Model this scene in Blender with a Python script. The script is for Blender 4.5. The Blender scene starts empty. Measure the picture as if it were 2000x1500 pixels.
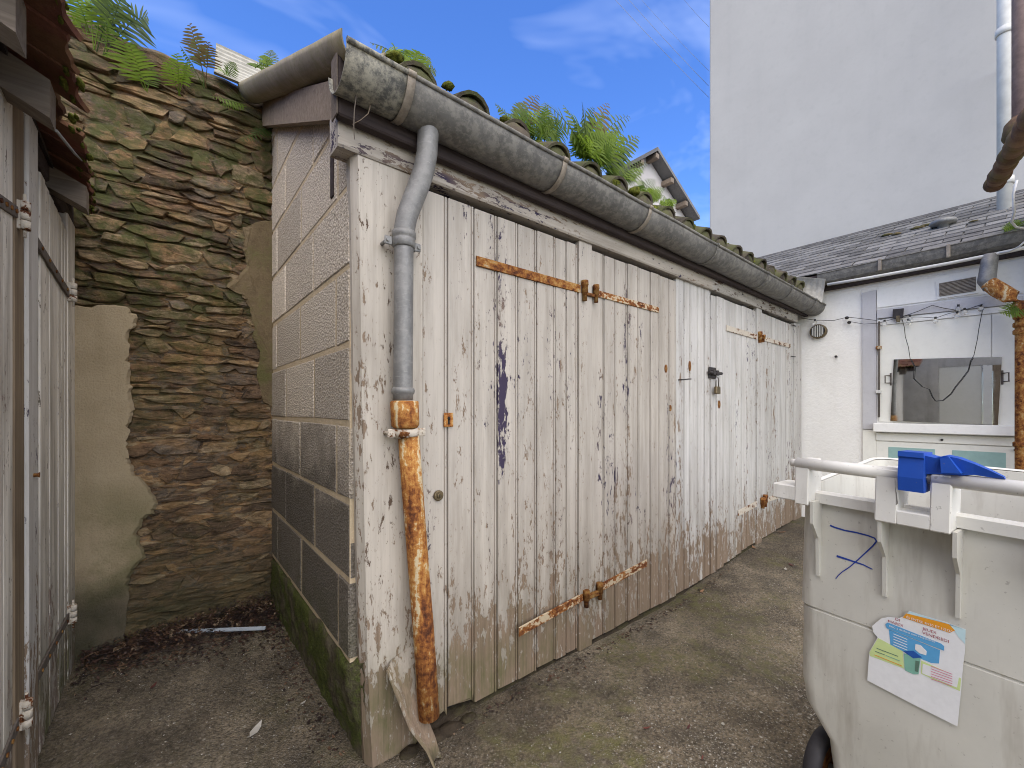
import bpy, bmesh, math, random
from mathutils import Vector, Matrix, noise as mnoise

# ------------------------------------------------------------------ camera, sky, sun, exposure
sc = bpy.context.scene
col = sc.collection
F, HX, HY, CH = 821.0, 1000.0, 800.0, 1.15          # focal length and horizon of the 2000 px photograph, camera height
_n = math.hypot(1000.0, F)
D1 = (1000.0 / _n, F / _n)
D2 = (-D1[1], D1[0])

cam_d = bpy.data.cameras.new('camera')
cam = bpy.data.objects.new('camera', cam_d)
col.objects.link(cam)
cam.location = (0, 0, CH)
cam.rotation_euler = (math.radians(90), 0, math.atan2(D2[1], D1[1]) - math.radians(90))
cam_d.sensor_width = 36.0
cam_d.lens = F / 2000.0 * 36.0
cam_d.shift_y = (HY - 750.0) / 2000.0
cam_d.clip_start = 0.02
cam_d.clip_end = 2000.0
sc.camera = cam

SUN_DIR = Vector((-0.34, -0.74, 0.95)).normalized()   # towards the sun lamp, added high behind the photographer in place of bright sky
world = bpy.data.worlds.new('World')
sc.world = world
world.use_nodes = True
wn, wl = world.node_tree.nodes, world.node_tree.links
wn.clear()
w_out = wn.new('ShaderNodeOutputWorld')
w_bg = wn.new('ShaderNodeBackground')
w_bg.inputs['Strength'].default_value = 0.08
sky = wn.new('ShaderNodeTexSky')
sky.sky_type = 'NISHITA'
sky.sun_disc = False
sky.sun_elevation = math.asin(SUN_DIR.z)
sky.sun_rotation = math.atan2(SUN_DIR.x, SUN_DIR.y)
sky.altitude = 200
sky.air_density = 1.0
sky.dust_density = 0.3
sky.ozone_density = 4.0
w_hs = wn.new('ShaderNodeHueSaturation')
w_hs.inputs['Saturation'].default_value = 1.22
w_hs.inputs['Hue'].default_value = 0.514
w_tc = wn.new('ShaderNodeTexCoord')
w_mp = wn.new('ShaderNodeMapping')
w_mp.inputs['Scale'].default_value = (1.4, 2.6, 5.0)
w_mp.inputs['Rotation'].default_value = (0.2, 0.1, 0.7)
w_nz = wn.new('ShaderNodeTexNoise')
w_nz.inputs['Scale'].default_value = 1.5
w_nz.inputs['Detail'].default_value = 4
w_nz.inputs['Roughness'].default_value = 0.6
w_nz.inputs['Distortion'].default_value = 0.6
w_rp = wn.new('ShaderNodeMapRange')
w_rp.inputs['From Min'].default_value = 0.52
w_rp.inputs['From Max'].default_value = 0.85
w_rp.inputs['To Max'].default_value = 0.2
w_mx = wn.new('ShaderNodeMix')
w_mx.data_type = 'RGBA'
w_mx.inputs[7].default_value = (6.0, 6.6, 7.6, 1)
wl.new(w_tc.outputs['Generated'], w_mp.inputs['Vector'])
wl.new(w_mp.outputs[0], w_nz.inputs['Vector'])
wl.new(w_nz.outputs[0], w_rp.inputs['Value'])
wl.new(sky.outputs[0], w_hs.inputs['Color'])
wl.new(w_rp.outputs[0], w_mx.inputs[0])
wl.new(w_hs.outputs[0], w_mx.inputs[6])
wl.new(w_mx.outputs[2], w_bg.inputs['Color'])
wl.new(w_bg.outputs[0], w_out.inputs['Surface'])

sun_d = bpy.data.lights.new('sun', 'SUN')
sun_d.energy = 1.5
sun_d.angle = math.radians(105)                        # spread wide to stand in for the bright sky behind the photographer
sun_d.color = (1.0, 0.86, 0.565)
sun = bpy.data.objects.new('sun', sun_d)
col.objects.link(sun)
sun.rotation_euler = (-SUN_DIR).to_track_quat('-Z', 'Y').to_euler()
sun.location = SUN_DIR * 30

sc.view_settings.view_transform = 'Standard'
sc.view_settings.look = 'None'
sc.view_settings.gamma = 1.0
sc.view_settings.exposure = 2.06
sc.view_settings.use_curve_mapping = False
sc.render.engine = 'CYCLES'
sc.cycles.filter_width = 1.0
sc.render.resolution_x = 1024
sc.render.resolution_y = 768

# ------------------------------------------------------------------ photograph pixel -> direction -> point on a known plane
def ray(px, py):
    a = (px - HX) / F
    return Vector((a * D1[0] + D1[1], a * D2[0] + D2[1], -(py - HY) / F))

def at(px, py, ax, v):
    r = ray(px, py)
    o = Vector((0, 0, CH))
    return o + r * ((v - o[ax]) / r[ax])

def on_plane(px, py, p0, n):
    r = ray(px, py)
    o = Vector((0, 0, CH))
    return o + r * ((p0 - o).dot(n) / r.dot(n))

def atk(px, py, k):
    return Vector((0, 0, CH)) + ray(px, py) * k

def sstep(a, b, x):
    t = max(0.0, min(1.0, (x - a) / (b - a)))
    return t * t * (3 - 2 * t)

def ground_z(x, y):
    z = -0.055 + 0.14 * sstep(2.4, 4.7, x) * sstep(-3, 0.5, y)
    z += 0.05 * sstep(1.6, 2.75, y) * (1 - sstep(0.5, 0.9, x))
    z += 0.012 * mnoise.noise(Vector((x * 1.3, y * 1.3, 0.3))) + 0.004 * mnoise.noise(Vector((x * 6, y * 6, 2.0)))
    return z

# ------------------------------------------------------------------ scene graph helpers
org = {}
def tag(o, label=None, cat=None, group=None, kind=None):
    if label: o['label'] = label
    if cat: o['category'] = cat
    if group: o['group'] = group
    if kind: o['kind'] = kind
    return o

def thing(name, label, cat, loc=(0, 0, 0), group=None):
    o = bpy.data.objects.new(name, None)
    o.empty_display_size = 0.1
    col.objects.link(o)
    o.location = loc
    org[o.name] = Vector(loc)
    return tag(o, label, cat, group)

class MB:
    def __init__(s):
        s.v, s.f, s.sm = [], [], []
    def add(s, vs, fs, smooth=False):
        b = len(s.v)
        s.v += [Vector(p) for p in vs]
        s.f += [[i + b for i in q] for q in fs]
        s.sm += [smooth] * len(fs)
        return s
    def box(s, lo, hi):
        x0, y0, z0 = lo
        x1, y1, z1 = hi
        return s.hexa([(x0, y0, z0), (x1, y0, z0), (x1, y1, z0), (x0, y1, z0), (x0, y0, z1), (x1, y0, z1), (x1, y1, z1), (x0, y1, z1)])
    def hexa(s, p):
        return s.add(p, [(3, 2, 1, 0), (4, 5, 6, 7), (0, 1, 5, 4), (1, 2, 6, 5), (2, 3, 7, 6), (3, 0, 4, 7)])
    def bbox(s, lo, hi, b=0.004, ax=2):
        """box with its four edges along axis ax chamfered and its ends slightly drawn in"""
        o = [i for i in range(3) if i != ax]
        a0, a1, c0, c1 = lo[o[0]], hi[o[0]], lo[o[1]], hi[o[1]]
        ring = [(a0 + b, c0), (a1 - b, c0), (a1, c0 + b), (a1, c1 - b), (a1 - b, c1), (a0 + b, c1), (a0, c1 - b), (a0, c0 + b)]
        cx, cy = (a0 + a1) / 2, (c0 + c1) / 2
        L0, L1 = lo[ax], hi[ax]
        sx = 1 - b / max(1e-6, (a1 - a0) / 2)
        sy = 1 - b / max(1e-6, (c1 - c0) / 2)
        vs = []
        for t, q in ((L0, 0), (L0 + b, 1), (L1 - b, 1), (L1, 0)):
            for (u, w) in ring:
                if not q:
                    u, w = cx + (u - cx) * sx, cy + (w - cy) * sy
                p = [0, 0, 0]
                p[o[0]], p[o[1]], p[ax] = u, w, t
                vs.append(p)
        fs = [list(range(7, -1, -1)), list(range(24, 32))]
        for r in range(3):
            for i in range(8):
                j = (i + 1) % 8
                fs.append((r * 8 + i, r * 8 + j, r * 8 + 8 + j, r * 8 + 8 + i))
        return s.add(vs, fs)
    def prism(s, poly, d):
        """polygon (3-D points) extruded by vector d"""
        n = len(poly)
        d = Vector(d)
        vs = [Vector(p) for p in poly] + [Vector(p) + d for p in poly]
        fs = [list(range(n)), list(range(2 * n - 1, n - 1, -1))] + [(i, i + n, (i + 1) % n + n, (i + 1) % n) for i in range(n)]
        return s.add(vs, fs)
    def tube(s, path, r, n=10, caps=True, smooth=True, up=None):
        path = [Vector(p) for p in path]
        m = len(path)
        rs = r if isinstance(r, (list, tuple)) else [r] * m
        vs = []
        ref = Vector(up) if up else Vector((0.123, 0.456, 0.88))
        for i, p in enumerate(path):
            t = (path[min(i + 1, m - 1)] - path[max(i - 1, 0)])
            if t.length < 1e-9: t = Vector((0, 0, 1))
            t.normalize()
            a = t.cross(ref)
            if a.length < 1e-3: a = t.cross(Vector((1, 0, 0)))
            a.normalize()
            b = t.cross(a)
            ref = a.cross(t) * -1 if False else ref
            for k in range(n):
                w = 2 * math.pi * k / n
                vs.append(p + (a * math.cos(w) + b * math.sin(w)) * rs[i])
        fs = []
        for i in range(m - 1):
            for k in range(n):
                l = (k + 1) % n
                fs.append((i * n + k, i * n + l, i * n + n + l, i * n + n + k))
        s.add(vs, fs, smooth)
        if caps:
            b = len(s.v) - len(vs)
            s.f.append([b + k for k in range(n - 1, -1, -1)]); s.sm.append(False)
            s.f.append([b + (m - 1) * n + k for k in range(n)]); s.sm.append(False)
        return s
    def grid(s, rows, smooth=True, closed=False):
        nr, nc = len(rows), len(rows[0])
        vs = [p for r in rows for p in r]
        fs = []
        for i in range(nr - 1):
            for j in range(nc if closed else nc - 1):
                k = (j + 1) % nc
                fs.append((i * nc + j, i * nc + k, i * nc + nc + k, i * nc + nc + j))
        return s.add(vs, fs, smooth)
    def shell(s, rows, th, smooth=True):
        """open sheet with thickness: rows of points, offset along averaged normals"""
        nr, nc = len(rows), len(rows[0])
        R = [[Vector(p) for p in r] for r in rows]
        back = []
        for i in range(nr):
            bk = []
            for j in range(nc):
                du = R[i][min(j + 1, nc - 1)] - R[i][max(j - 1, 0)]
                dv = R[min(i + 1, nr - 1)][j] - R[max(i - 1, 0)][j]
                nn = du.cross(dv)
                if nn.length < 1e-12: nn = Vector((0, 0, 1))
                bk.append(R[i][j] + nn.normalized() * th)
            back.append(bk)
        s.grid(R, smooth)
        b0 = len(s.v) - nr * nc
        s.grid([list(reversed(r)) for r in back], smooth)
        b1 = len(s.v) - nr * nc
        f0 = lambda i, j: b0 + i * nc + j
        f1 = lambda i, j: b1 + i * nc + (nc - 1 - j)
        for i in range(nr - 1):
            s.f.append([f0(i, 0), f0(i + 1, 0), f1(i + 1, 0), f1(i, 0)]); s.sm.append(False)
            s.f.append([f0(i + 1, nc - 1), f0(i, nc - 1), f1(i, nc - 1), f1(i + 1, nc - 1)]); s.sm.append(False)
        for j in range(nc - 1):
            s.f.append([f0(0, j + 1), f0(0, j), f1(0, j), f1(0, j + 1)]); s.sm.append(False)
            s.f.append([f0(nr - 1, j), f0(nr - 1, j + 1), f1(nr - 1, j + 1), f1(nr - 1, j)]); s.sm.append(False)
        return s
    def ball(s, c, r, n=8, m=5, sc=(1, 1, 1), jit=0, rnd=None):
        rows = []
        c = Vector(c)
        for i in range(m + 1):
            th = math.pi * i / m
            row = []
            for k in range(n):
                w = 2 * math.pi * k / n
                q = r * (1 + (rnd.uniform(-jit, jit) if (rnd and 0 < i < m) else 0))
                row.append(c + Vector((q * sc[0] * math.sin(th) * math.cos(w), q * sc[1] * math.sin(th) * math.sin(w), q * sc[2] * math.cos(th))))
            rows.append(row)
        return s.grid(rows, True, True)
    def mesh(s, name, mat, origin=(0, 0, 0)):
        me = bpy.data.meshes.new(name)
        o = Vector(origin)
        me.from_pydata([p - o for p in s.v], [], s.f)
        me.polygons.foreach_set('use_smooth', s.sm)
        me.materials.append(mat)
        me.update()
        return me
    def fix(s, me):
        bm = bmesh.new(); bm.from_mesh(me)
        bmesh.ops.recalc_face_normals(bm, faces=bm.faces)
        bm.to_mesh(me); bm.free()
    def build(s, name, mat, parent=None, fix=True, **kw):
        xs = [p.x for p in s.v]; ys = [p.y for p in s.v]; zs = [p.z for p in s.v]
        c = Vector(((min(xs) + max(xs)) / 2, (min(ys) + max(ys)) / 2, min(zs)))
        me = s.mesh(name, mat, c)
        if fix: s.fix(me)
        return link(name, me, c, parent, **kw)

def link(name, me, loc, parent=None, rot=None, **kw):
    o = bpy.data.objects.new(name, me)
    col.objects.link(o)
    if parent is not None:
        o.parent = parent
        o.location = Vector(loc) - org[parent.name]
    else:
        o.location = loc
    if rot: o.rotation_euler = rot
    org[o.name] = Vector(loc)
    tag(o, **kw)
    return o

# ------------------------------------------------------------------ material helpers
class NT:
    def __init__(s, name):
        s.m = bpy.data.materials.new(name)
        s.m.use_nodes = True
        s.t = s.m.node_tree
        s.b = s.t.nodes['Principled BSDF']
        s.out = s.t.nodes['Material Output']
        s.geo = s.t.nodes.new('ShaderNodeNewGeometry')
        s._h = None
    def N(s, k, **kw):
        n = s.t.nodes.new(k)
        for a, v in kw.items(): setattr(n, a, v)
        return n
    def L(s, a, b): s.t.links.new(a, b)
    def put(s, inp, v):
        if isinstance(v, (int, float)):
            inp.default_value = v
        elif isinstance(v, (tuple, list)):
            if len(inp.default_value) == 4 and len(v) == 3: v = (*v, 1)
            inp.default_value = v
        else: s.L(v, inp)
    def pos(s, sx=1, sy=1, sz=1, off=(0, 0, 0), src=None):
        n = s.N('ShaderNodeMapping')
        n.inputs['Scale'].default_value = (sx, sy, sz)
        n.inputs['Location'].default_value = off
        s.L(src or s.geo.outputs['Position'], n.inputs['Vector'])
        return n.outputs[0]
    def obj(s):
        return s.N('ShaderNodeTexCoord').outputs['Object']
    def noise(s, scale=5, det=5, rough=0.55, vec=None, dist=0.0):
        n = s.N('ShaderNodeTexNoise')
        n.inputs['Scale'].default_value = scale
        n.inputs['Detail'].default_value = det
        n.inputs['Roughness'].default_value = rough
        n.inputs['Distortion'].default_value = dist
        s.L(vec if vec is not None else s.geo.outputs['Position'], n.inputs['Vector'])
        return n.outputs[0]
    def voro(s, scale, vec=None, feature='F1', out='Distance', rnd=1.0):
        n = s.N('ShaderNodeTexVoronoi', feature=feature)
        n.inputs['Scale'].default_value = scale
        n.inputs['Randomness'].default_value = rnd
        s.L(vec if vec is not None else s.geo.outputs['Position'], n.inputs['Vector'])
        return n.outputs[out]
    def rng(s, v, a, b, c=0.0, d=1.0, smooth=False):
        n = s.N('ShaderNodeMapRange')
        if smooth: n.interpolation_type = 'SMOOTHSTEP'
        for i, q in zip(('From Min', 'From Max', 'To Min', 'To Max'), (a, b, c, d)): n.inputs[i].default_value = q
        s.L(v, n.inputs['Value'])
        return n.outputs[0]
    def math(s, op, a, b=0.0, clamp=False):
        n = s.N('ShaderNodeMath', operation=op)
        n.use_clamp = clamp
        s.put(n.inputs[0], a); s.put(n.inputs[1], b)
        return n.outputs[0]
    def mix(s, fac, a, b, mode='MIX'):
        n = s.N('ShaderNodeMix', data_type='RGBA', blend_type=mode)
        s.put(n.inputs[0], fac); s.put(n.inputs[6], a); s.put(n.inputs[7], b)
        return n.outputs[2]
    def ramp(s, v, stops):
        n = s.N('ShaderNodeValToRGB')
        e = n.color_ramp.elements
        while len(e) < len(stops): e.new(0.5)
        for q, (p, c) in zip(e, stops):
            q.position = p
            q.color = (*c, 1) if len(c) == 3 else c
        s.L(v, n.inputs[0])
        return n.outputs[0]
    def z(s):
        n = s.N('ShaderNodeSeparateXYZ')
        s.L(s.geo.outputs['Position'], n.inputs[0])
        return n.outputs[2]
    def xyz(s):
        n = s.N('ShaderNodeSeparateXYZ')
        s.L(s.geo.outputs['Position'], n.inputs[0])
        return n.outputs
    def rand(s): return s.N('ShaderNodeObjectInfo').outputs['Random']
    def val(s, c, v):
        n = s.N('ShaderNodeHueSaturation')
        s.put(n.inputs['Value'], v); s.put(n.inputs['Color'], c)
        return n.outputs[0]
    def bump(s, h, strength=0.5, dist=0.01):
        n = s.N('ShaderNodeBump')
        n.inputs['Strength'].default_value = strength
        n.inputs['Distance'].default_value = dist
        s.L(h, n.inputs['Height'])
        if s._h is not None: s.L(s._h, n.inputs['Normal'])
        s._h = n.outputs[0]
        s.L(s._h, s.b.inputs['Normal'])
    def done(s, colr, rough=0.8, metal=0.0, spec=0.3):
        s.put(s.b.inputs['Base Color'], colr)
        s.put(s.b.inputs['Roughness'], rough)
        s.put(s.b.inputs['Metallic'], metal)
        s.put(s.b.inputs['Specular IOR Level'], spec)
        return s.m

def m_paintwood(name, paint, violet=False, kick=0.55, bare=(0.165, 0.122, 0.088), under=(0.045, 0.035, 0.065), flake=0.0, algae=1.0, dirt=0.5, zoff=0.0, horiz=False, along=(1, 1, 1)):
    s = NT(name)
    rnd = s.rand()
    z = s.z()
    if horiz:
        g = lambda a, b: s.pos(b, a, a)
    else:
        g = lambda a, b: s.pos(a, a, b)
    grain = s.noise(1, 4, 0.6, g(140, 3.0))
    grain2 = s.noise(1, 3, 0.6, g(38, 1.2))
    fl = s.noise(1, 7, 0.72, g(48, 15), 0.3)
    dens = s.noise(1, 3, 0.55, g(3.2, 1.1))
    dens2 = s.noise(1, 2, 0.5, g(11, 0.8))
    low = s.rng(z, 0.05 + zoff, 0.62 + zoff, 1.0, 0.0)
    mid = s.rng(z, 1.15 + zoff, 1.75 + zoff, 0.5, 0.0)
    v = s.math('ADD', fl, s.math('MULTIPLY', s.math('SUBTRACT', dens, 0.5), 0.34))
    v = s.math('ADD', v, s.math('MULTIPLY', s.math('SUBTRACT', dens2, 0.5), 0.34))
    v = s.math('ADD', v, s.math('MULTIPLY', low, 0.15))
    v = s.math('ADD', v, s.math('MULTIPLY', mid, 0.045))
    v = s.math('ADD', v, flake)
    kb = s.math('ADD', z, s.math('MULTIPLY', s.math('SUBTRACT', s.noise(1, 4, 0.6, g(14, 9)), 0.5), 0.16))
    kickm = s.math('MULTIPLY', s.rng(kb, 0.20 + zoff, 0.30 + zoff, 1.0, 0.0), kick)
    v = s.math('ADD', v, s.math('MULTIPLY', kickm, 0.085))
    if violet:
        X = s.xyz()[0]
        bx_ = s.math('MULTIPLY', s.rng(s.math('ABSOLUTE', s.math('SUBTRACT', X, 1.098)), 0.012, 0.028, 1, 0), s.math('MULTIPLY', s.rng(z, 0.80, 1.0), s.rng(z, 1.25, 1.5, 1, 0)))
        v = s.math('ADD', v, s.math('MULTIPLY', bx_, 0.15))
    mask = s.rng(v, 0.635, 0.655)
    sp1 = s.noise(1, 4, 0.65, g(120, 42))
    mask = s.math('MAXIMUM', mask, s.math('MULTIPLY', s.rng(sp1, 0.615, 0.645), s.rng(v, 0.48, 0.60)))
    # paint
    c = s.mix(s.rng(grain2, 0.30, 0.75), s.val(paint, 0.84), paint)
    c = s.mix(s.math('MULTIPLY', s.rng(grain, 0.50, 0.75), 0.35), c, s.val(paint, 0.62))
    dn = s.noise(1, 5, 0.65, g(16, 2.0))
    c = s.mix(s.math('MULTIPLY', s.rng(dn, 0.44, 0.76), dirt), c, (0.20, 0.175, 0.145))
    st2 = s.noise(1, 4, 0.6, g(26, 0.7))
    c = s.mix(s.math('MULTIPLY', s.rng(st2, 0.52, 0.72), dirt * 0.42), c, (0.24, 0.215, 0.18))
    c = s.mix(s.math('MULTIPLY', low, s.rng(dn, 0.35, 0.7, 0.1, 0.75)), c, (0.19, 0.165, 0.135))
    c = s.val(c, s.rng(rnd, 0, 1, 0.93, 1.05))
    c = s.mix(s.math('MULTIPLY', kickm, 0.35), c, (0.26, 0.22, 0.17))
    # where paint is gone: bare grey-brown wood, in places the old violet undercoat
    bn = s.mix(s.rng(grain, 0.35, 0.7), bare, s.val(bare, 1.55))
    bn = s.mix(s.math('MULTIPLY', s.rng(s.noise(1, 2, 0.5, g(8, 1.4)), 0.49, 0.56), s.rng(z, 0.45 + zoff, 0.6 + zoff)), bn, under)
    c = s.mix(mask, c, bn)
    # algae near the ground
    al = s.math('MULTIPLY', s.rng(z, -0.05 + zoff, 0.40 + zoff, 1.0, 0.0), s.rng(s.noise(1, 4, 0.6, g(7, 3.2)), 0.42, 0.62))
    xx = s.xyz()[0]
    al = s.math('MULTIPLY', al, algae)
    al = s.math('MULTIPLY', al, s.rng(xx, 1.0, 2.2, 1.0, 0.15))
    al = s.math('MULTIPLY', al, s.rng(fl, 0.40, 0.56, 0.35, 1.0))
    c = s.mix(s.math('MULTIPLY', al, 0.75), c, (0.075, 0.088, 0.026))
    s.bump(s.math('SUBTRACT', s.math('MULTIPLY', grain, 0.35), mask), 0.55, 0.0022)
    return s.done(c, s.rng(mask, 0, 1, 0.55, 0.9), 0, 0.25)

def m_wood(name, a, b, horiz=True, rough=0.85):
    s = NT(name)
    vec = s.pos(3, 60, 60) if horiz else s.pos(70, 70, 2.4)
    g = s.noise(1, 5, 0.65, vec, 0.4)
    g2 = s.noise(3, 4, 0.6)
    c = s.mix(s.rng(g, 0.3, 0.72), a, b)
    c = s.mix(s.math('MULTIPLY', s.rng(g2, 0.45, 0.75), 0.5), c, s.val(a, 0.55))
    c = s.val(c, s.rng(s.rand(), 0, 1, 0.85, 1.12))
    s.bump(g, 0.5, 0.003)
    return s.done(c, rough, 0, 0.2)

def m_rust(name, k=1.0, paint=None, pa=0.55, iso=False):
    s = NT(name)
    n1 = s.noise(48, 8, 0.72)
    n2 = s.noise(1, 6, 0.65, s.pos(14, 30, 30) if iso else s.pos(26, 26, 3.2), 0.5)
    n3 = s.noise(150, 4, 0.65)
    n4 = s.noise(5, 3, 0.5)
    v = s.math('ADD', s.math('MULTIPLY', n1, 0.42), s.math('ADD', s.math('MULTIPLY', n2, 0.40), s.math('MULTIPLY', n4, 0.18)))
    c = s.ramp(v, [(0.38, (0.05 * k, 0.02 * k, 0.013 * k)), (0.445, (0.15 * k, 0.052 * k, 0.02 * k)), (0.49, (0.29 * k, 0.11 * k, 0.03 * k)), (0.54, (0.42 * k, 0.21 * k, 0.06 * k)), (0.60, (0.50 * k, 0.34 * k, 0.14 * k))])
    c = s.mix(s.math('MULTIPLY', s.rng(n3, 0.60, 0.70), 0.6), c, (0.05 * k, 0.022 * k, 0.016 * k))
    if paint:
        c = s.mix(s.rng(s.math('ADD', s.math('MULTIPLY', n2, 0.9), s.math('MULTIPLY', n1, 0.6)), pa + 0.27, pa + 0.31), c, paint)
    s.bump(s.math('ADD', n1, s.math('MULTIPLY', n3, 0.4)), 0.8, 0.004)
    return s.done(c, 0.88, 0, 0.2)

def m_zinc(name, a=(0.16, 0.158, 0.155), b=(0.245, 0.243, 0.238), spots=(0.40, 0.39, 0.37), lich=0.0, rough=0.5, metal=0.35):
    s = NT(name)
    n1 = s.noise(7, 6, 0.6)
    n2 = s.noise(70, 4, 0.6)
    n3 = s.noise(28, 7, 0.75)
    c = s.mix(s.rng(n1, 0.32, 0.7), a, b)
    c = s.mix(s.math('MULTIPLY', s.rng(n2, 0.5, 0.72), 0.35), c, s.val(a, 0.7))
    lm = s.math('MULTIPLY', s.rng(n3, 0.50 - 0.1 * lich, 0.58), 0.15 + 0.75 * lich)
    c = s.mix(lm, c, spots)
    sc_ = s.noise(1, 3, 0.5, s.pos(30, 30, 220))
    c = s.mix(s.math('MULTIPLY', s.rng(sc_, 0.62, 0.7), 0.25), c, spots)
    s.bump(s.math('ADD', n2, n3), 0.18, 0.004)
    return s.done(c, s.rng(n1, 0.3, 0.7, rough - 0.08, rough + 0.2), metal, 0.4)

def m_plain(name, c, rough=0.6, var=0.15, scale=30, metal=0.0, bump=0.1, spec=0.35):
    s = NT(name)
    n = s.noise(scale, 5, 0.6)
    cc = s.mix(s.rng(n, 0.3, 0.7), s.val(c, 1 - var), s.val(c, 1 + var * 0.4))
    if bump: s.bump(n, bump, 0.004)
    return s.done(cc, rough, metal, spec)

M = {}
M['paint_near'] = m_paintwood('weathered_cream_paint', (0.47, 0.43, 0.38), flake=0.0, dirt=0.6, violet=True)
M['paint_far'] = m_paintwood('weathered_white_paint', (0.56, 0.545, 0.525), flake=-0.005, dirt=0.5, algae=0.3, zoff=0.05)
M['paint_post'] = m_paintwood('corner_post_paint', (0.49, 0.445, 0.385), under=(0.10, 0.07, 0.05), flake=-0.005, dirt=0.6, kick=1.0, algae=1.2)
M['paint_lintel'] = m_paintwood('lintel_paint', (0.48, 0.43, 0.37), flake=0.02, algae=0, dirt=0.8, zoff=-3, horiz=True, kick=0)
M['paint_left'] = m_paintwood('grey_left_door_paint', (0.78, 0.74, 0.67), bare=(0.17, 0.13, 0.11), under=(0.09, 0.07, 0.055), flake=-0.03, dirt=0.9, algae=1.5)
M['wood_grey'] = m_wood('grey_weathered_wood', (0.115, 0.092, 0.074), (0.21, 0.175, 0.142))
M['wood_brown'] = m_wood('brown_frame_wood', (0.17, 0.125, 0.085), (0.31, 0.24, 0.165), horiz=False)
M['wood_barge'] = m_wood('pinkish_board_wood', (0.19, 0.145, 0.108), (0.32, 0.258, 0.198))
M['wood_dark'] = m_wood('dark_wood_and_shade', (0.035, 0.027, 0.027), (0.07, 0.053, 0.05))
M['rust'] = m_rust('rusty_iron', 0.75, (0.36, 0.27, 0.17), 0.60, iso=True)
M['rust_pipe'] = m_rust('rusty_cast_iron', 1.0, (0.52, 0.43, 0.28), 0.535)
M['rust_white'] = m_rust('rust_under_white_paint', 0.8, (0.45, 0.37, 0.26), 0.47, iso=True)
M['rust_dark'] = m_rust('dark_rust', 0.5, iso=True)
M['pale_iron'] = m_rust('pale_painted_iron', 0.7, (0.50, 0.45, 0.38), 0.40, iso=True)
M['strap_grey'] = m_plain('grey_brown_strap', (0.13, 0.11, 0.095), 0.8, 0.4, 60)
M['zinc'] = m_zinc('dull_zinc')
M['zinc_lichen'] = m_zinc('lichen_zinc', (0.085, 0.085, 0.08), (0.15, 0.15, 0.14), (0.40, 0.38, 0.31), 0.9, 0.7, 0.25)
M['zinc_mid'] = m_zinc('gutter_zinc', (0.10, 0.096, 0.09), (0.165, 0.16, 0.15), (0.30, 0.285, 0.25), 0.35, 0.6, 0.15)
M['zinc_band'] = m_zinc('gutter_band_zinc', (0.20, 0.17, 0.14), (0.30, 0.26, 0.21), (0.4, 0.36, 0.3), 0.3, 0.6, 0.3)
M['zinc_pale'] = m_zinc('pale_zinc', (0.30, 0.285, 0.25), (0.42, 0.405, 0.365), (0.5, 0.48, 0.44), 0.3, 0.75, 0.0)
M['zinc_brown'] = m_zinc('brown_dusty_sheet', (0.20, 0.17, 0.125), (0.32, 0.285, 0.22), (0.16, 0.15, 0.07), 0.5, 0.85, 0.0)
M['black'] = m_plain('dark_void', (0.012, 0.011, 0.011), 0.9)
M['white_pvc'] = m_plain('white_plastic', (0.60, 0.595, 0.57), 0.55, 0.15, 12, bump=0.03)
M['iron_black'] = m_plain('black_iron', (0.035, 0.03, 0.03), 0.6, 0.4, 60)
M['brass'] = m_plain('old_brass', (0.17, 0.13, 0.075), 0.5, 0.4, 80, 0.6)
M['cable'] = m_plain('dark_cable', (0.03, 0.03, 0.03), 0.5, 0.2)

def m_block():
    s = NT('concrete_block')
    n = s.noise(115, 5, 0.85)
    n2 = s.noise(6, 4, 0.6)
    p = s.voro(110)
    z = s.z()
    dry = s.ramp(n, [(0.34, (0.09, 0.075, 0.06)), (0.43, (0.42, 0.365, 0.30)), (0.56, (0.62, 0.545, 0.455)), (0.66, (0.84, 0.77, 0.67))])
    wet_shaded = s.val(dry, 0.30)  # lower courses darker: damp plus the narrow passage's shade, put in the colour
    w = s.rng(s.math('ADD', z, s.math('MULTIPLY', s.math('SUBTRACT', n2, 0.5), 0.5)), 0.80, 1.15, 1.0, 0.0)
    c = s.mix(w, dry, wet_shaded)
    c = s.val(c, s.rng(s.rand(), 0, 1, 0.78, 1.15))
    c = s.mix(s.math('MULTIPLY', s.rng(z, 0.0, 0.5, 1, 0), s.rng(n2, 0.4, 0.6)), c, (0.05, 0.062, 0.018))
    s.bump(s.math('ADD', n, s.math('MULTIPLY', p, 1.2)), 0.9, 0.006)
    return s.done(c, 0.95, 0, 0.1)
M['block'] = m_block()

def m_mortar(name, a, b, moss=0.3, bs=0.8):
    s = NT(name)
    n = s.noise(26, 8, 0.72)
    n2 = s.noise(4, 4, 0.6)
    g = s.noise(120, 4, 0.7)
    c = s.mix(s.rng(n, 0.3, 0.72), a, b)
    c = s.mix(s.math('MULTIPLY', s.rng(g, 0.55, 0.75), 0.5), c, s.val(b, 1.35))
    c = s.mix(s.math('MULTIPLY', s.rng(s.math('ADD', s.math('MULTIPLY', n2, 0.6), s.math('MULTIPLY', n, 0.4)), 0.46, 0.58), moss), c, (0.085, 0.10, 0.026))
    s.bump(s.math('ADD', n, s.math('MULTIPLY', g, 0.3)), bs, 0.012)
    return s.done(c, 0.95, 0, 0.1)
M['mortar_block'] = m_mortar('pale_block_mortar', (0.44, 0.35, 0.235), (0.60, 0.49, 0.35), 0.12, 0.7)
M['mortar_wall'] = m_mortar('earth_mortar', (0.10, 0.072, 0.048), (0.22, 0.165, 0.105), 0.5, 1.0)
M['mortar_tan'] = m_mortar('tan_mortar_smear', (0.115, 0.085, 0.05), (0.21, 0.16, 0.095), 0.6, 1.0)
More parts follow.
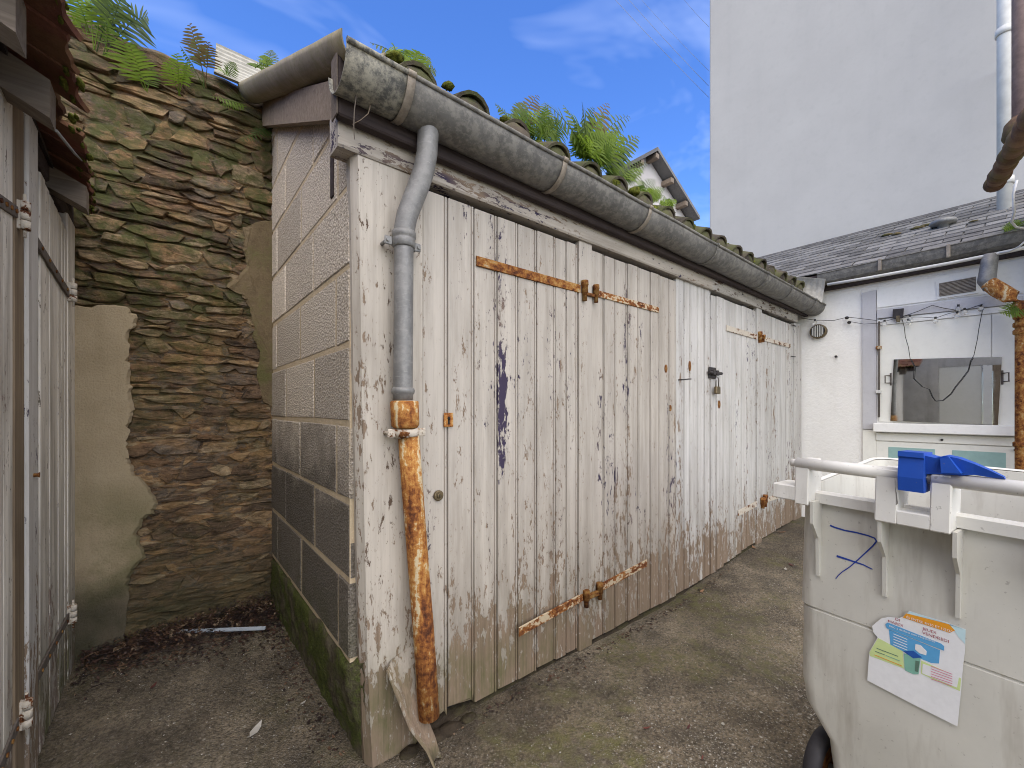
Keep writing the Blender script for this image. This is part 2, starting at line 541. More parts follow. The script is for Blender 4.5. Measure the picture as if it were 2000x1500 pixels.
def m_plinth():
    s = NT('mossy_plinth')
    n = s.noise(40, 7, 0.72); n2 = s.noise(7, 5, 0.65); g = s.noise(140, 4, 0.7)
    c = s.mix(s.rng(n, 0.35, 0.68), (0.06, 0.05, 0.034), (0.17, 0.145, 0.10))
    m_ = s.rng(s.math('ADD', s.math('MULTIPLY', n2, 0.6), s.math('MULTIPLY', n, 0.4)), 0.42, 0.54)
    c = s.mix(s.math('MULTIPLY', m_, 0.9), c, s.mix(s.rng(g, 0.35, 0.68), (0.035, 0.045, 0.012), (0.125, 0.15, 0.035)))
    s.bump(s.math('ADD', n, s.math('MULTIPLY', g, 0.6)), 1.0, 0.014)
    return s.done(c, 0.95, 0, 0.1)
M['plinth'] = m_plinth()

def m_stone(name='schist_stone', rnd_k=1.25):
    s = NT(name)
    rnd = s.rand()
    lay = s.noise(1, 9, 0.76, s.pos(13, 13, 40), 0.9)
    n = s.noise(24, 8, 0.72)
    cn = s.noise(5.5, 5, 0.62, s.pos(1, 1, 2.0))
    big = s.noise(2.3, 3, 0.55)
    v = s.math('ADD', s.math('MULTIPLY', rnd, 0.62 * rnd_k), s.math('MULTIPLY', s.rng(cn, 0.3, 0.7), 1.0 - 0.62 * rnd_k))
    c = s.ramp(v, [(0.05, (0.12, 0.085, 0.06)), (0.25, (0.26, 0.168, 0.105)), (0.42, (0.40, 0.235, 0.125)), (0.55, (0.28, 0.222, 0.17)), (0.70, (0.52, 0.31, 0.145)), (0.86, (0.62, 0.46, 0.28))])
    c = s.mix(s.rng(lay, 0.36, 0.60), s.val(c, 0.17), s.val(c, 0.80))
    c = s.mix(s.math('MULTIPLY', s.rng(n, 0.56, 0.70), 0.55), c, (0.46, 0.29, 0.13))
    c = s.mix(s.math('MULTIPLY', s.rng(s.noise(75, 4, 0.65), 0.62, 0.72), 0.4), c, (0.44, 0.37, 0.28))
    z = s.z()
    ms = s.math('MULTIPLY', s.rng(big, 0.40, 0.58), s.rng(s.noise(13, 7, 0.72), 0.42, 0.57))
    ms = s.math('MULTIPLY', ms, s.rng(z, 0.9, 2.0, 0.25, 0.9))
    c = s.mix(ms, c, (0.085, 0.095, 0.026))
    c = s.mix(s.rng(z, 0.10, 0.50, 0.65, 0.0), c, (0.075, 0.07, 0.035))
    s.bump(lay, 0.9, 0.022)
    s.bump(n, 1.0, 0.014)
    return s.done(c, s.rng(n, 0.3, 0.7, 0.6, 0.95), 0, 0.3)
M['stone'] = m_stone()
M['mortar_wall'] = m_stone('earthy_rock_mortar', 0.0)

def m_render(name, a, b, moss=0.0, scale=60, bs=0.4, streak=0.0, streakc=(0.2, 0.2, 0.2)):
    s = NT(name)
    n = s.noise(scale, 6, 0.65)
    n2 = s.noise(1.6, 5, 0.6)
    n3 = s.noise(7, 6, 0.7)
    c = s.mix(s.rng(s.math('ADD', s.math('MULTIPLY', n2, 0.6), s.math('MULTIPLY', n3, 0.4)), 0.36, 0.64), a, b)
    c = s.mix(s.math('MULTIPLY', s.rng(n, 0.5, 0.8), 0.3), c, s.val(a, 0.75))
    if streak:
        st = s.noise(1, 5, 0.65, s.pos(5, 5, 0.5))
        c = s.mix(s.math('MULTIPLY', s.rng(st, 0.52, 0.78), streak), c, streakc)
    if moss:
        z = s.z()
        c = s.mix(s.math('MULTIPLY', s.math('MULTIPLY', s.rng(z, 0.25, 0.95, 1, 0), s.rng(s.noise(5, 5, 0.6), 0.36, 0.62)), moss), c, (0.085, 0.09, 0.03))
        c = s.mix(s.rng(s.math('ADD', z, s.math('MULTIPLY', s.math('SUBTRACT', n2, .5), .4)), 0.18, 0.42, 0.75, 0), c, (0.05, 0.042, 0.035))
    s.bump(n, bs, 0.006)
    return s.done(c, 0.92, 0, 0.15)
M['plaster'] = m_render('grey_brown_plaster', (0.30, 0.24, 0.155), (0.40, 0.325, 0.22), 0.95, 130, 1.0, 0.45, (0.20, 0.16, 0.095))
M['tall_white'] = m_render('smooth_white_render', (0.405, 0.39, 0.37), (0.44, 0.425, 0.402), 0, 14, 0.12, 0.2, (0.33, 0.32, 0.31))
M['white_rough'] = m_render('rough_white_limewash', (0.78, 0.765, 0.735), (0.84, 0.83, 0.80), 0, 42, 0.9, 0.12, (0.45, 0.42, 0.38))
M['white_board'] = m_render('white_board', (0.78, 0.775, 0.75), (0.83, 0.825, 0.80), 0, 30, 0.08, 0.1, (0.5, 0.48, 0.44))
M['cream_board'] = m_render('cream_board', (0.74, 0.73, 0.67), (0.79, 0.78, 0.72), 0, 20, 0.08, 0.08, (0.5, 0.48, 0.42))
M['lilac_wood'] = m_render('lilac_grey_painted_timber', (0.46, 0.455, 0.475), (0.56, 0.555, 0.57), 0, 60, 0.35, 0.4, (0.28, 0.27, 0.28))
M['gable_white'] = m_render('pale_gable', (0.62, 0.57, 0.53), (0.68, 0.64, 0.6), 0, 8, 0.1)
M['grey_wall'] = m_render('grey_yard_render', (0.42, 0.405, 0.38), (0.58, 0.56, 0.53), 0, 30, 0.5, 0.5, (0.09, 0.085, 0.08))
M['mint'] = m_plain('mint_painted_glass', (0.30, 0.46, 0.44), 0.35, 0.1, 20, bump=0.03)

def m_tile(name, a, b, moss):
    s = NT(name)
    n = s.noise(18, 6, 0.7)
    c = s.mix(s.rng(s.math('ADD', s.math('MULTIPLY', n, 0.7), s.math('MULTIPLY', s.rand(), 0.3)), 0.3, 0.7), a, b)
    c = s.mix(s.math('MULTIPLY', s.rng(s.noise(9, 5, 0.6), 0.44, 0.58), moss), c, (0.075, 0.095, 0.02))
    s.bump(n, 0.8, 0.01)
    return s.done(c, 0.9, 0, 0.2)
M['canal_tile'] = m_tile('old_canal_tile', (0.04, 0.034, 0.028), (0.11, 0.09, 0.07), 0.5)
M['red_tile'] = m_tile('old_red_tile', (0.085, 0.035, 0.026), (0.21, 0.085, 0.06), 0.25)
M['slate'] = m_tile('grey_slate', (0.085, 0.082, 0.082), (0.24, 0.232, 0.225), 0.04)

def m_moss():
    s = NT('moss')
    n = s.noise(60, 5, 0.7)
    c = s.mix(s.rng(n, 0.35, 0.7), (0.04, 0.05, 0.012), (0.20, 0.215, 0.035))
    s.bump(n, 1.0, 0.02)
    return s.done(c, 0.95, 0, 0.1)
M['moss'] = m_moss()

def m_leaf(name, a, b, tr=0.45):
    s = NT(name)
    n = s.noise(14, 3, 0.6)
    c = s.mix(s.rng(s.math('ADD', s.math('MULTIPLY', n, 0.6), s.math('MULTIPLY', s.rand(), 0.4)), 0.3, 0.7), a, b)
    s.done(c, 0.5, 0, 0.3)
    t = s.N('ShaderNodeBsdfTranslucent')
    s.L(s.val(c, 1.5), t.inputs['Color'])
    mx = s.N('ShaderNodeMixShader')
    mx.inputs[0].default_value = tr
    s.L(s.b.outputs[0], mx.inputs[1]); s.L(t.outputs[0], mx.inputs[2])
    s.L(mx.outputs[0], s.out.inputs['Surface'])
    return s.m
M['fern'] = m_leaf('fern_green', (0.095, 0.16, 0.02), (0.21, 0.30, 0.035), 0.5)
M['fern_dark'] = m_leaf('fern_dark_green', (0.045, 0.075, 0.018), (0.10, 0.15, 0.03), 0.3)
M['fern_dry'] = m_leaf('fern_dry_brown', (0.09, 0.065, 0.025), (0.16, 0.12, 0.05), 0.35)
M['litter'] = None

def m_litter():
    s = NT('dead_leaves')
    v = s.N('ShaderNodeTexVoronoi'); v.inputs['Scale'].default_value = 45
    s.L(s.geo.outputs['Position'], v.inputs['Vector'])
    sp = s.N('ShaderNodeSeparateColor'); s.L(v.outputs['Color'], sp.inputs[0])
    c = s.ramp(sp.outputs[0], [(0.0, (0.014, 0.010, 0.010)), (0.40, (0.035, 0.021, 0.018)), (0.70, (0.07, 0.036, 0.027)), (0.90, (0.12, 0.07, 0.042)), (1.0, (0.24, 0.18, 0.12))])
    return s.done(c, 0.6, 0, 0.35)
M['litter'] = m_litter()

def m_ground():
    s = NT('worn_concrete_yard')
    x = s.xyz()
    big = s.noise(1.1, 5, 0.6)
    med = s.noise(6, 6, 0.65)
    fine = s.noise(85, 6, 0.75)
    v = s.N('ShaderNodeTexVoronoi'); v.inputs['Scale'].default_value = 150
    s.L(s.geo.outputs['Position'], v.inputs['Vector'])
    sp = s.N('ShaderNodeSeparateColor'); s.L(v.outputs['Color'], sp.inputs[0])
    c = s.mix(s.rng(big, 0.35, 0.65), (0.17, 0.135, 0.094), (0.35, 0.295, 0.215))
    c = s.mix(s.rng(med, 0.35, 0.68), s.val(c, 0.5), s.val(c, 1.25))
    c = s.mix(s.math('MULTIPLY', s.rng(fine, 0.44, 0.60), 0.85), c, s.val(c, 0.28))
    # exposed pale grit, stronger in the open middle of the yard
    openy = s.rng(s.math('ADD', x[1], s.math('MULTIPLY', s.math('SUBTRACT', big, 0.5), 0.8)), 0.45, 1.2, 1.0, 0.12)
    v2 = s.N('ShaderNodeTexVoronoi'); v2.inputs['Scale'].default_value = 62
    s.L(s.geo.outputs['Position'], v2.inputs['Vector'])
    s2 = s.N('ShaderNodeSeparateColor'); s.L(v2.outputs['Color'], s2.inputs[0])
    c = s.mix(s.math('MULTIPLY', s.rng(s2.outputs[0], 0.5, 1.0), 0.55), c, s.val(c, 0.45))
    c = s.mix(s.math('MULTIPLY', s.math('MULTIPLY', s.rng(s2.outputs[1], 0.84, 0.90), s.rng(v2.outputs['Distance'], 0.22, 0.42, 1, 0)), s.rng(openy, 0, 1, 0.3, 0.9)), c, s.ramp(s2.outputs[2], [(0, (0.26, 0.2, 0.14)), (0.6, (0.38, 0.34, 0.28)), (1, (0.62, 0.6, 0.55))]))
    gr = s.math('MULTIPLY', s.math('MULTIPLY', s.rng(sp.outputs[0], 0.45, 0.70), s.rng(v.outputs['Distance'], 0.30, 0.5, 1, 0)), s.rng(openy, 0, 1, 0.22, 1.0))
    gc = s.ramp(sp.outputs[1], [(0.0, (0.22, 0.18, 0.14)), (0.4, (0.30, 0.28, 0.25)), (0.75, (0.42, 0.39, 0.34)), (1.0, (0.62, 0.60, 0.56))])
    c = s.mix(s.math('MULTIPLY', gr, 0.85), c, gc)
    ms = s.math('MULTIPLY', s.rng(s.noise(2.0, 5, 0.62, s.pos(1, 1, 1, (3.1, 0.7, 0))), 0.50, 0.62), s.rng(s.noise(22, 4, 0.6), 0.38, 0.62))
    c = s.mix(s.math('MULTIPLY', s.math('MULTIPLY', ms, 0.75), s.rng(x[0], 0.3, 0.9, 0.3, 1.0)), c, (0.15, 0.145, 0.05))
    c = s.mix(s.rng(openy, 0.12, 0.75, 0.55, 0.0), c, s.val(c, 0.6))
    c = s.mix(s.math('MULTIPLY', s.rng(s.noise(3.3, 6, 0.7), 0.55, 0.68), 0.5), c, (0.085, 0.07, 0.052))
    s.bump(s.math('ADD', fine, s.math('MULTIPLY', v.outputs['Distance'], -0.8)), 0.9, 0.008)
    s.bump(med, 0.5, 0.02)
    return s.done(c, s.rng(med, 0.3, 0.7, 0.6, 0.92), 0, 0.35)
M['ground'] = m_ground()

def m_bin(name, c0, scuff=0.35):
    s = NT(name)
    n = s.noise(5, 6, 0.65)
    sp = s.noise(95, 3, 0.6)
    st = s.noise(1, 5, 0.7, s.pos(9, 9, 1.4))
    c = s.mix(s.rng(n, 0.35, 0.72), c0, s.val(c0, 0.86))
    c = s.mix(s.math('MULTIPLY', s.rng(st, 0.54, 0.78), scuff), c, (0.26, 0.225, 0.18))
    c = s.mix(s.math('MULTIPLY', s.rng(sp, 0.66, 0.72), 0.4), c, (0.16, 0.14, 0.12))
    s.bump(sp, 0.05, 0.002)
    return s.done(c, s.rng(st, 0.4, 0.7, 0.42, 0.62), 0, 0.4)
M['bin'] = m_bin('beige_bin_plastic', (0.57, 0.56, 0.51), 0.7)
M['bin_rim'] = m_bin('pale_bin_rim_plastic', (0.70, 0.69, 0.65), 0.5)
M['bin_blue'] = m_bin('blue_plastic', (0.012, 0.075, 0.42), 0.06)
M['ink'] = m_plain('blue_marker_ink', (0.018, 0.05, 0.30), 0.5, 0.2)
M['rubber'] = m_plain('black_rubber', (0.03, 0.028, 0.032), 0.7, 0.3, 40)
M['steel'] = m_plain('spring_steel', (0.35, 0.34, 0.33), 0.4, 0.3, 50, 0.8)
for k, c in dict(st_white=(0.72, 0.73, 0.75), st_sky=(0.50, 0.68, 0.74), st_blue=(0.10, 0.34, 0.62), st_navy=(0.02, 0.09, 0.36), st_orange=(0.70, 0.30, 0.025), st_red=(0.30, 0.035, 0.06), st_lime=(0.55, 0.66, 0.30), st_green=(0.20, 0.42, 0.34), st_pink=(0.62, 0.20, 0.30), st_text=(0.74, 0.78, 0.80), st_dark=(0.10, 0.18, 0.14)).items():
    M[k] = m_plain('sticker_' + k[3:], c, 0.45, 0.06, 60, bump=0.0)

def m_mirror():
    s = NT('dusty_mirror')
    n = s.noise(7, 6, 0.7)
    s.put(s.b.inputs['Metallic'], 1.0)
    s.put(s.b.inputs['Base Color'], (0.62, 0.62, 0.60, 1))
    s.L(s.rng(n, 0.4, 0.8, 0.01, 0.06), s.b.inputs['Roughness'])
    return s.m
M['mirror'] = m_mirror()
def m_glassbulb():
    s = NT('clear_bulb')
    s.put(s.b.inputs['Transmission Weight'], 0.85)
    s.put(s.b.inputs['Roughness'], 0.08)
    s.put(s.b.inputs['Base Color'], (0.95, 0.95, 0.93, 1))
    return s.m
M['bulb'] = m_glassbulb()


# ------------------------------------------------------------------ ground
def axis_vals(a, b, st, outer):
    n = int(round((b - a) / st))
    return [-o for o in reversed(outer)] + [a + (b - a) * i / n for i in range(n + 1)] + list(outer)
gx = axis_vals(-2.0, 6.4, 0.05, (9, 14, 25, 60, 160, 500))
gy = axis_vals(-2.4, 3.0, 0.05, (5, 9, 16, 30, 60, 160, 500))
mb = MB()
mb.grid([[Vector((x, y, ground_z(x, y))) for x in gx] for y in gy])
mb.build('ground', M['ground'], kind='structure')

# ------------------------------------------------------------------ rubble wall
rnd = random.Random(7)
WY = 2.81
wall = thing('rubble_stone_wall', 'old mossy rubble stone wall topped with ferns at the end of the passage', 'wall', (0.1, 2.95, -0.05))
mb = MB()
NX, NZ = 110, 280
rows = []
for j in range(NZ + 1):
    z = -0.1 + 3.07 * j / NZ
    row = []
    for i in range(NX + 1):
        x = -0.55 + 1.2 * i / NX
        n = mnoise.fractal(Vector((x * 9, 1.7, z * 14)), 1.0, 2.0, 4)
        n2_ = mnoise.fractal(Vector((x * 10, 4.2, z * 22 + 2.0 * mnoise.noise(Vector((x * 3, 0, z * 3))))), 0.7, 2.1, 5)
        low = 1 - sstep(1.0, 1.75, z)
        row.append(Vector((x, WY + 0.007 - 0.006 * low - (0.009 + 0.004 * low) * n - (0.004 + 0.006 * low) * n2_, z + (0.02 * mnoise.noise(Vector((x * 7, 0, 5))) if j == NZ else 0))))
    rows.append(row)
top = []
for (dy, dz) in ((0.05, 0.05), (0.14, 0.075), (0.26, 0.07), (0.36, 0.02), (0.40, -0.2)):
    top.append([Vector((p.x, WY + dy, 2.965 + dz + 0.03 * mnoise.noise(Vector((p.x * 8, dy * 12, 1.0))))) for p in rows[-1]])
mb.grid(rows + top)
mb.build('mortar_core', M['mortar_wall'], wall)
for (x0, x1) in ((-3.0, -0.52), (0.62, 6.1)):
    mb = MB(); mb.bbox((x0, WY + 0.02, -0.1), (x1, WY + 0.42, 2.97), 0.02, 0); mb.build('wall_run', M['mortar_wall'], wall)

def clip(poly, p, n):
    out = []
    for i in range(len(poly)):
        a, b = poly[i], poly[(i + 1) % len(poly)]
        da = (a[0] - p[0]) * n[0] + (a[1] - p[1]) * n[1]
        db = (b[0] - p[0]) * n[0] + (b[1] - p[1]) * n[1]
        if da <= 0: out.append(a)
        if (da < 0 < db) or (db < 0 < da):
            t = da / (da - db)
            out.append((a[0] + (b[0] - a[0]) * t, a[1] + (b[1] - a[1]) * t))
    return out

def inside(poly, x, z):
    c = False
    for i in range(len(poly)):
        (x0, z0), (x1, z1) = poly[i], poly[i - 1]
        if (z0 > z) != (z1 > z) and x < (x1 - x0) * (z - z0) / (z1 - z0) + x0: c = not c
    return c

plaster_px = [(120, 600), (180, 601), (214, 597), (245, 603), (272, 620), (262, 640), (252, 652), (247, 690), (250, 712), (256, 740), (259, 775), (264, 800), (258, 822), (244, 846), (241, 870), (247, 892), (258, 905), (262, 925), (280, 940), (296, 958), (309, 982), (300, 1000), (280, 1012), (268, 1040), (276, 1062), (283, 1085), (262, 1108), (254, 1130), (246, 1160), (240, 1200), (238, 1262), (120, 1310)]
tan_px = [(474, 446), (500, 436), (534, 430), (540, 800), (520, 790), (505, 740), (512, 690), (498, 660), (500, 640), (486, 600), (470, 575), (440, 560), (462, 545), (482, 520), (474, 490), (478, 470)]
to_w = lambda L: [(at(x, y, 1, WY).x, at(x, y, 1, WY).z) for (x, y) in L]
plaster_w, tan_w = to_w(plaster_px), to_w(tan_px)
def wav(k, x): return 0.026 * mnoise.noise(Vector((x * 4.5, k * 3.7, 0.5))) + 0.006 * mnoise.noise(Vector((x * 15, k * 1.9, 4.5)))
courses = []
z = -0.04
while z < 2.93:
    h = rnd.choice((0.032, 0.04, 0.05, 0.06, 0.075, 0.10 if 1.7 < z < 2.6 else 0.07)) * rnd.uniform(0.85, 1.15)
    courses.append((z, h)); z += h
def one_stone(x0, x1, fb, ft):
    gx, gz_ = rnd.uniform(0.002, 0.008), rnd.uniform(0.0015, 0.006)
    x0 += gx; x1 -= gx
    w = x1 - x0
    if w < 0.02: return
    bot, topp = [], []
    m = max(2, min(5, int(w / 0.035)))
    sl0, sl1 = rnd.uniform(-0.028, 0.028), rnd.uniform(-0.028, 0.028)
    tap0, tap1 = rnd.random() * 0.46, rnd.random() * 0.46
    for k in range(m + 1):
        t = k / m
        xb, xt = x0 + w * t - sl0 * (1 - t) - sl1 * t, x0 + w * t + sl0 * (1 - t) + sl1 * t
        zb_, zt_ = fb(xb) + gz_, ft(xt) - gz_
        hh = zt_ - zb_
        pin = tap0 * max(0, 1 - t * 3) + tap1 * max(0, 1 - (1 - t) * 3)
        j = lambda a: rnd.uniform(-a, a)
        bot.append((xb + j(0.004), zb_ + hh * pin * 0.6 + j(0.003))); topp.append((xt + j(0.004), zt_ - hh * pin + j(0.003)))
    out = bot + topp[::-1]
    cx = sum(p[0] for p in out) / len(out); cz = sum(p[1] for p in out) / len(out)
    if cx < -0.40 or cx > 0.50: return
    if inside(plaster_w, cx, cz) and inside(plaster_w, cx + 0.03, cz) and inside(plaster_w, cx - 0.03, cz): return
    d = rnd.uniform(0.004, 0.018) + (0.012 if rnd.random() < 0.15 else 0)
    if cz < 1.5: d *= 0.75
    if inside(tan_w, cx, cz): d = 0.004
    if inside(plaster_w, cx, cz): d = min(d, 0.012)
    n = len(out)
    tx, tz = rnd.uniform(-0.10, 0.10), rnd.uniform(-0.30, 0.22)
    dep = lambda x, z, q: WY - q + max(-0.02, min(0.02, (x - cx) * tx + (z - cz) * tz))
    vs = [(x, WY + 0.05, z) for (x, z) in out]
    vs += [(x, dep(x, z, d * 0.45) + rnd.uniform(-0.004, 0.004), z) for (x, z) in out]
    i2 = [(cx + (x - cx) * rnd.uniform(0.86, 0.97), cz + (z - cz) * rnd.uniform(0.74, 0.94)) for (x, z) in out]
    vs += [(x, dep(x, z, d) + rnd.uniform(-0.006, 0.006), z) for (x, z) in i2]
    vs.append((cx + rnd.uniform(-0.01, 0.01), dep(cx, cz, d * 1.08), cz + rnd.uniform(-0.006, 0.006)))
    fs = []
    for i in range(n):
        j = (i + 1) % n
        fs += [(i, j, n + j, n + i), (n + i, n + j, 2 * n + j, 2 * n + i), (2 * n + i, 2 * n + j, 3 * n)]
    mb = MB(); mb.add(vs, fs)
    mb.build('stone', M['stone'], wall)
for k, (zc, h) in enumerate(courses):
    x = -0.44 + rnd.uniform(-0.1, 0.0)
    f0 = lambda x, k=k, zc=zc: zc + wav(k, x)
    f1 = lambda x, k=k, zc=zc, h=h: zc + h + wav(k + 1, x)
    while x < 0.49:
        w = rnd.uniform(0.05, 0.13) if rnd.random() < 0.5 else rnd.uniform(0.13, 0.27)
        if h > 0.07: w *= 0.9
        e = min(x + w, 0.495)
        if h > 0.065 and rnd.random() < 0.35:
            fm = lambda x, f0=f0, f1=f1, q=rnd.uniform(0.35, 0.65): f0(x) * (1 - q) + f1(x) * q
            one_stone(x, e, f0, fm); one_stone(x + rnd.uniform(-0.01, 0.02), e, fm, f1)
        else: one_stone(x, e, f0, f1)
        x = e
def slab(px_list, y_front, th, mat, name, parent, jit=0.0, label=None):
    w0 = [at(x, y, 1, WY) for (x, y) in px_list]
    w = []
    for i in range(len(w0)):
        for t in (0, 0.25, 0.5, 0.75):
            p = w0[i].lerp(w0[(i + 1) % len(w0)], t)
            w.append(p + Vector((rnd.uniform(-0.006, 0.006), 0, rnd.uniform(-0.006, 0.006))))
    mb = MB()
    cx = sum(p.x for p in w) / len(w); cz = sum(p.z for p in w) / len(w)
    n = len(w)
    ring0 = [Vector((p.x, WY + 0.02, p.z)) for p in w]
    ring1 = [Vector((p.x, y_front + th * 0.45, p.z)) for p in w]
    ring2 = [Vector((p.x + (0.012 if p.x < cx else -0.012), y_front + rnd.uniform(-jit, jit), p.z + (0.008 if p.z < cz else -0.008))) for p in w]
    vs = ring0 + ring1 + ring2
    fs = []
    for i in range(n):
        j = (i + 1) % n
        fs += [(i, j, n + j, n + i), (n + i, n + j, 2 * n + j, 2 * n + i)]
    fs.append(list(range(2 * n, 3 * n)))
    mb.add(vs, fs)
    return mb.build(name, mat, parent, label=label)
slab(plaster_px, WY - 0.045, 0.035, M['plaster'], 'plaster_patch', wall, 0.0, 'smooth grey-brown plaster patch over the lower left of the wall')
slab(tan_px, WY - 0.022, 0.02, M['mortar_tan'], 'mortar_patch', wall, 0.003, 'tan mortar smeared along the joint with the block wall')

# ------------------------------------------------------------------ the long shed
YF = 1.406
XA, XB = 0.476, 4.878
shed = thing('long_garage_shed', 'long lean-to garage with peeling white plank doors, block side wall and mossy tile roof', 'shed', (2.6, 2.1, -0.05))
side = None
mb = MB(); mb.prism([(XA + 0.0035, 1.452, 0.29), (XA + 0.0035, 2.84, 0.29), (XA + 0.0035, 2.84, 2.88), (XA + 0.0035, 1.452, 2.18)], (0.10, 0, 0))
side = mb.build('side_wall', M['mortar_block'], shed, label='grey concrete block side wall with tan mortar joints')
def clip_yz(poly, f):                      # keep the part below line z = f(y)
    out = []
    for i in range(len(poly)):
        a, b = poly[i], poly[(i + 1) % len(poly)]
        da, db = a[1] - f(a[0]), b[1] - f(b[0])
        if da <= 0: out.append(a)
        if (da < 0 < db) or (db < 0 < da):
            t = da / (da - db); out.append((a[0] + (b[0] - a[0]) * t, a[1] + (b[1] - a[1]) * t))
    return out
BH, BL, J = 0.2685, 0.533, 0.0085
topline = lambda y: 2.17 + (y - 1.43) * 0.505
for r in range(0, 11):
    z0 = 0.03 + BH * r
    if r == 0: continue
    y = (1.896 if r % 2 == 0 else 1.555 + 0.03) - 2 * BL + rnd.uniform(-0.02, 0.02)
    cuts = []
    while y < 2.80:
        if y > 1.52: cuts.append(y)
        y += BL
    cuts = [1.442] + cuts + [2.835]
    for y0, y1 in zip(cuts[:-1], cuts[1:]):
        y0 += J; y1 -= J
        q = lambda: rnd.uniform(-0.003, 0.003)
        P = [(y0 + q(), z0 + J + q()), (y1 + q(), z0 + J + q()), (y1 + q(), z0 + BH - J + q()), (y0 + q(), z0 + BH - J + q())]
        P = clip_yz(P, topline)
        if len(P) < 3: continue
        xf = XA + rnd.uniform(-0.002, 0.002)
        cy = sum(p[0] for p in P) / len(P); cz = sum(p[1] for p in P) / len(P)
        n = len(P)
        vs = [(xf + 0.05, a, b) for a, b in P] + [(xf + 0.005, a, b) for a, b in P] + [(xf, a + math.copysign(0.005, cy - a), b + math.copysign(0.005, cz - b)) for a, b in P]
        fs = []
        for i in range(n):
            j = (i + 1) % n
            fs += [(i, j, n + j, n + i), (n + i, n + j, 2 * n + j, 2 * n + i)]
        fs.append(list(range(2 * n, 3 * n)))
        mb = MB(); mb.add(vs, fs); mb.build('block', M['block'], side)
# mossy foot of the side wall
mb = MB()
rows = []
for k in range(111):
    y = 1.405 + (2.80 - 1.405) * k / 110
    t = (2.80 - y) / 1.395
    row = []
    zt = 0.27 + 0.035 * mnoise.noise(Vector((y * 7, 0, 3))) + 0.02 * t
    prof = [(0.50, zt + 0.02), (0.472, zt)] + [(0.470 + 0.05 * t * (1 - q / 12) ** 1.4, zt * (q / 12) - 0.02 * (1 - q / 12)) for q in range(11, -1, -1)] + [(0.465 + 0.055 * t, -0.11)]
    for q, (x, z) in enumerate(prof):
        n = mnoise.fractal(Vector((y * 22, z * 22, 0.7)), 0.8, 2.0, 4)
        row.append(Vector((x - (0.010 * n if q > 1 else 0) + 0.034 * (1 - sstep(1.41, 1.475, y)), y, z)))
    rows.append(row)
mb.grid(rows)
mb.build('plinth', M['plinth'], shed, label='green mossy foot of the block wall')
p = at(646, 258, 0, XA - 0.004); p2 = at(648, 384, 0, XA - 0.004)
mb = MB(); mb.bbox((XA - 0.004, p2.y - 0.012, p2.z), (XA + 0.01, p2.y + 0.022, p.z), 0.002); mb.build('slot_shade', M['wood_dark'], shed)  # dark strip added for the shade of an open slot in the blocks

# black sheet standing in for the dark inside behind the doors
mb = MB(); mb.box((0.60, 1.46, -0.05), (4.86, 1.47, 2.22)); mb.build('dark_backing', M['black'], shed)
# corner post
mb = MB()
def post_ring(z, x0, x1):
    return [Vector((x0 + 0.012, 1.392, z)), Vector((x1, 1.395, z)), Vector((x1, 1.45, z)), Vector((x0, 1.47, z)), Vector((x0 - 0.004, 1.425, z))]
mb.grid([post_ring(z, x0, 0.722) for z, x0 in ((-0.12, 0.528), (0.05, 0.518), (0.3, 0.507), (0.7, 0.497), (1.2, 0.488), (1.7, 0.480), (1.993, 0.474))], False, True)
b0 = len(mb.v)
mb.f.append([0, 1, 2, 3, 4]); mb.sm.append(False)
mb.f.append([b0 - 5 + i for i in range(5)]); mb.sm.append(False)
post = mb.build('corner_post', M['paint_post'], shed, label='cream corner post with flaking paint and rotten foot')
# loose strip peeling off the foot of the post
L_edge = [(754, 1306), (772, 1352), (800, 1420), (832, 1462), (848, 1497)]
R_edge = [(812, 1258), (822, 1330), (832, 1395), (850, 1440), (862, 1480)]
rows = []
for k in range(len(L_edge)):
    yy = 1.385 - 0.028 * k
    a, b = at(*L_edge[k], 1, yy - 0.02), at(*R_edge[k], 1, yy)
    rows.append([a + Vector((0, -0.012, 0)), a.lerp(b, 0.25) + Vector((0, 0.014, 0)), a.lerp(b, 0.6) + Vector((0, 0.018, 0)), b])
for r in rows:
    for v in r: v.z = max(v.z, ground_z(v.x, v.y) + 0.002)
mb = MB(); mb.shell(rows, 0.006); mb.build('peeling_strip', M['paint_post'], shed, label='mossy strip peeling away from the foot of the corner post')

def plank(x0, x1, zb, zt, mat, parent, yf=YF, th=0.022, bead=True, name='plank', rag=0.0):
    g = 0.0026
    x0 += g; x1 -= g
    c = 0.003
    prof = [(x0, yf + th), (x0, yf + c), (x0 + c, yf)]
    if bead:
        prof += [(x1 - 0.0165, yf), (x1 - 0.0145, yf + 0.006), (x1 - 0.0105, yf + 0.006), (x1 - 0.009, yf)]
    prof += [(x1 - c, yf), (x1, yf + c), (x1, yf + th)]
    dx = rnd.uniform(-0.0015, 0.0015); dy = rnd.uniform(-0.002, 0.002)
    n = len(prof)
    lv = [(zb, 0), (zb + (zt - zb) * 0.5, 0.5), (zt, 1)]
    bow = rnd.uniform(-0.0015, 0.0015)
    rows = []
    for z, t in lv:
        rows.append([Vector((x + dx * t, y + dy + (bow if t == 0.5 else 0), z + (rnd.uniform(0, rag) if t == 0 else 0))) for (x, y) in prof])
    mb = MB(); mb.grid(rows, False, True)
    mb.f.append(list(range(n))); mb.sm.append(False)
    mb.f.append([2 * n + i for i in range(n)]); mb.sm.append(False)
    return mb.build(name, mat, parent)

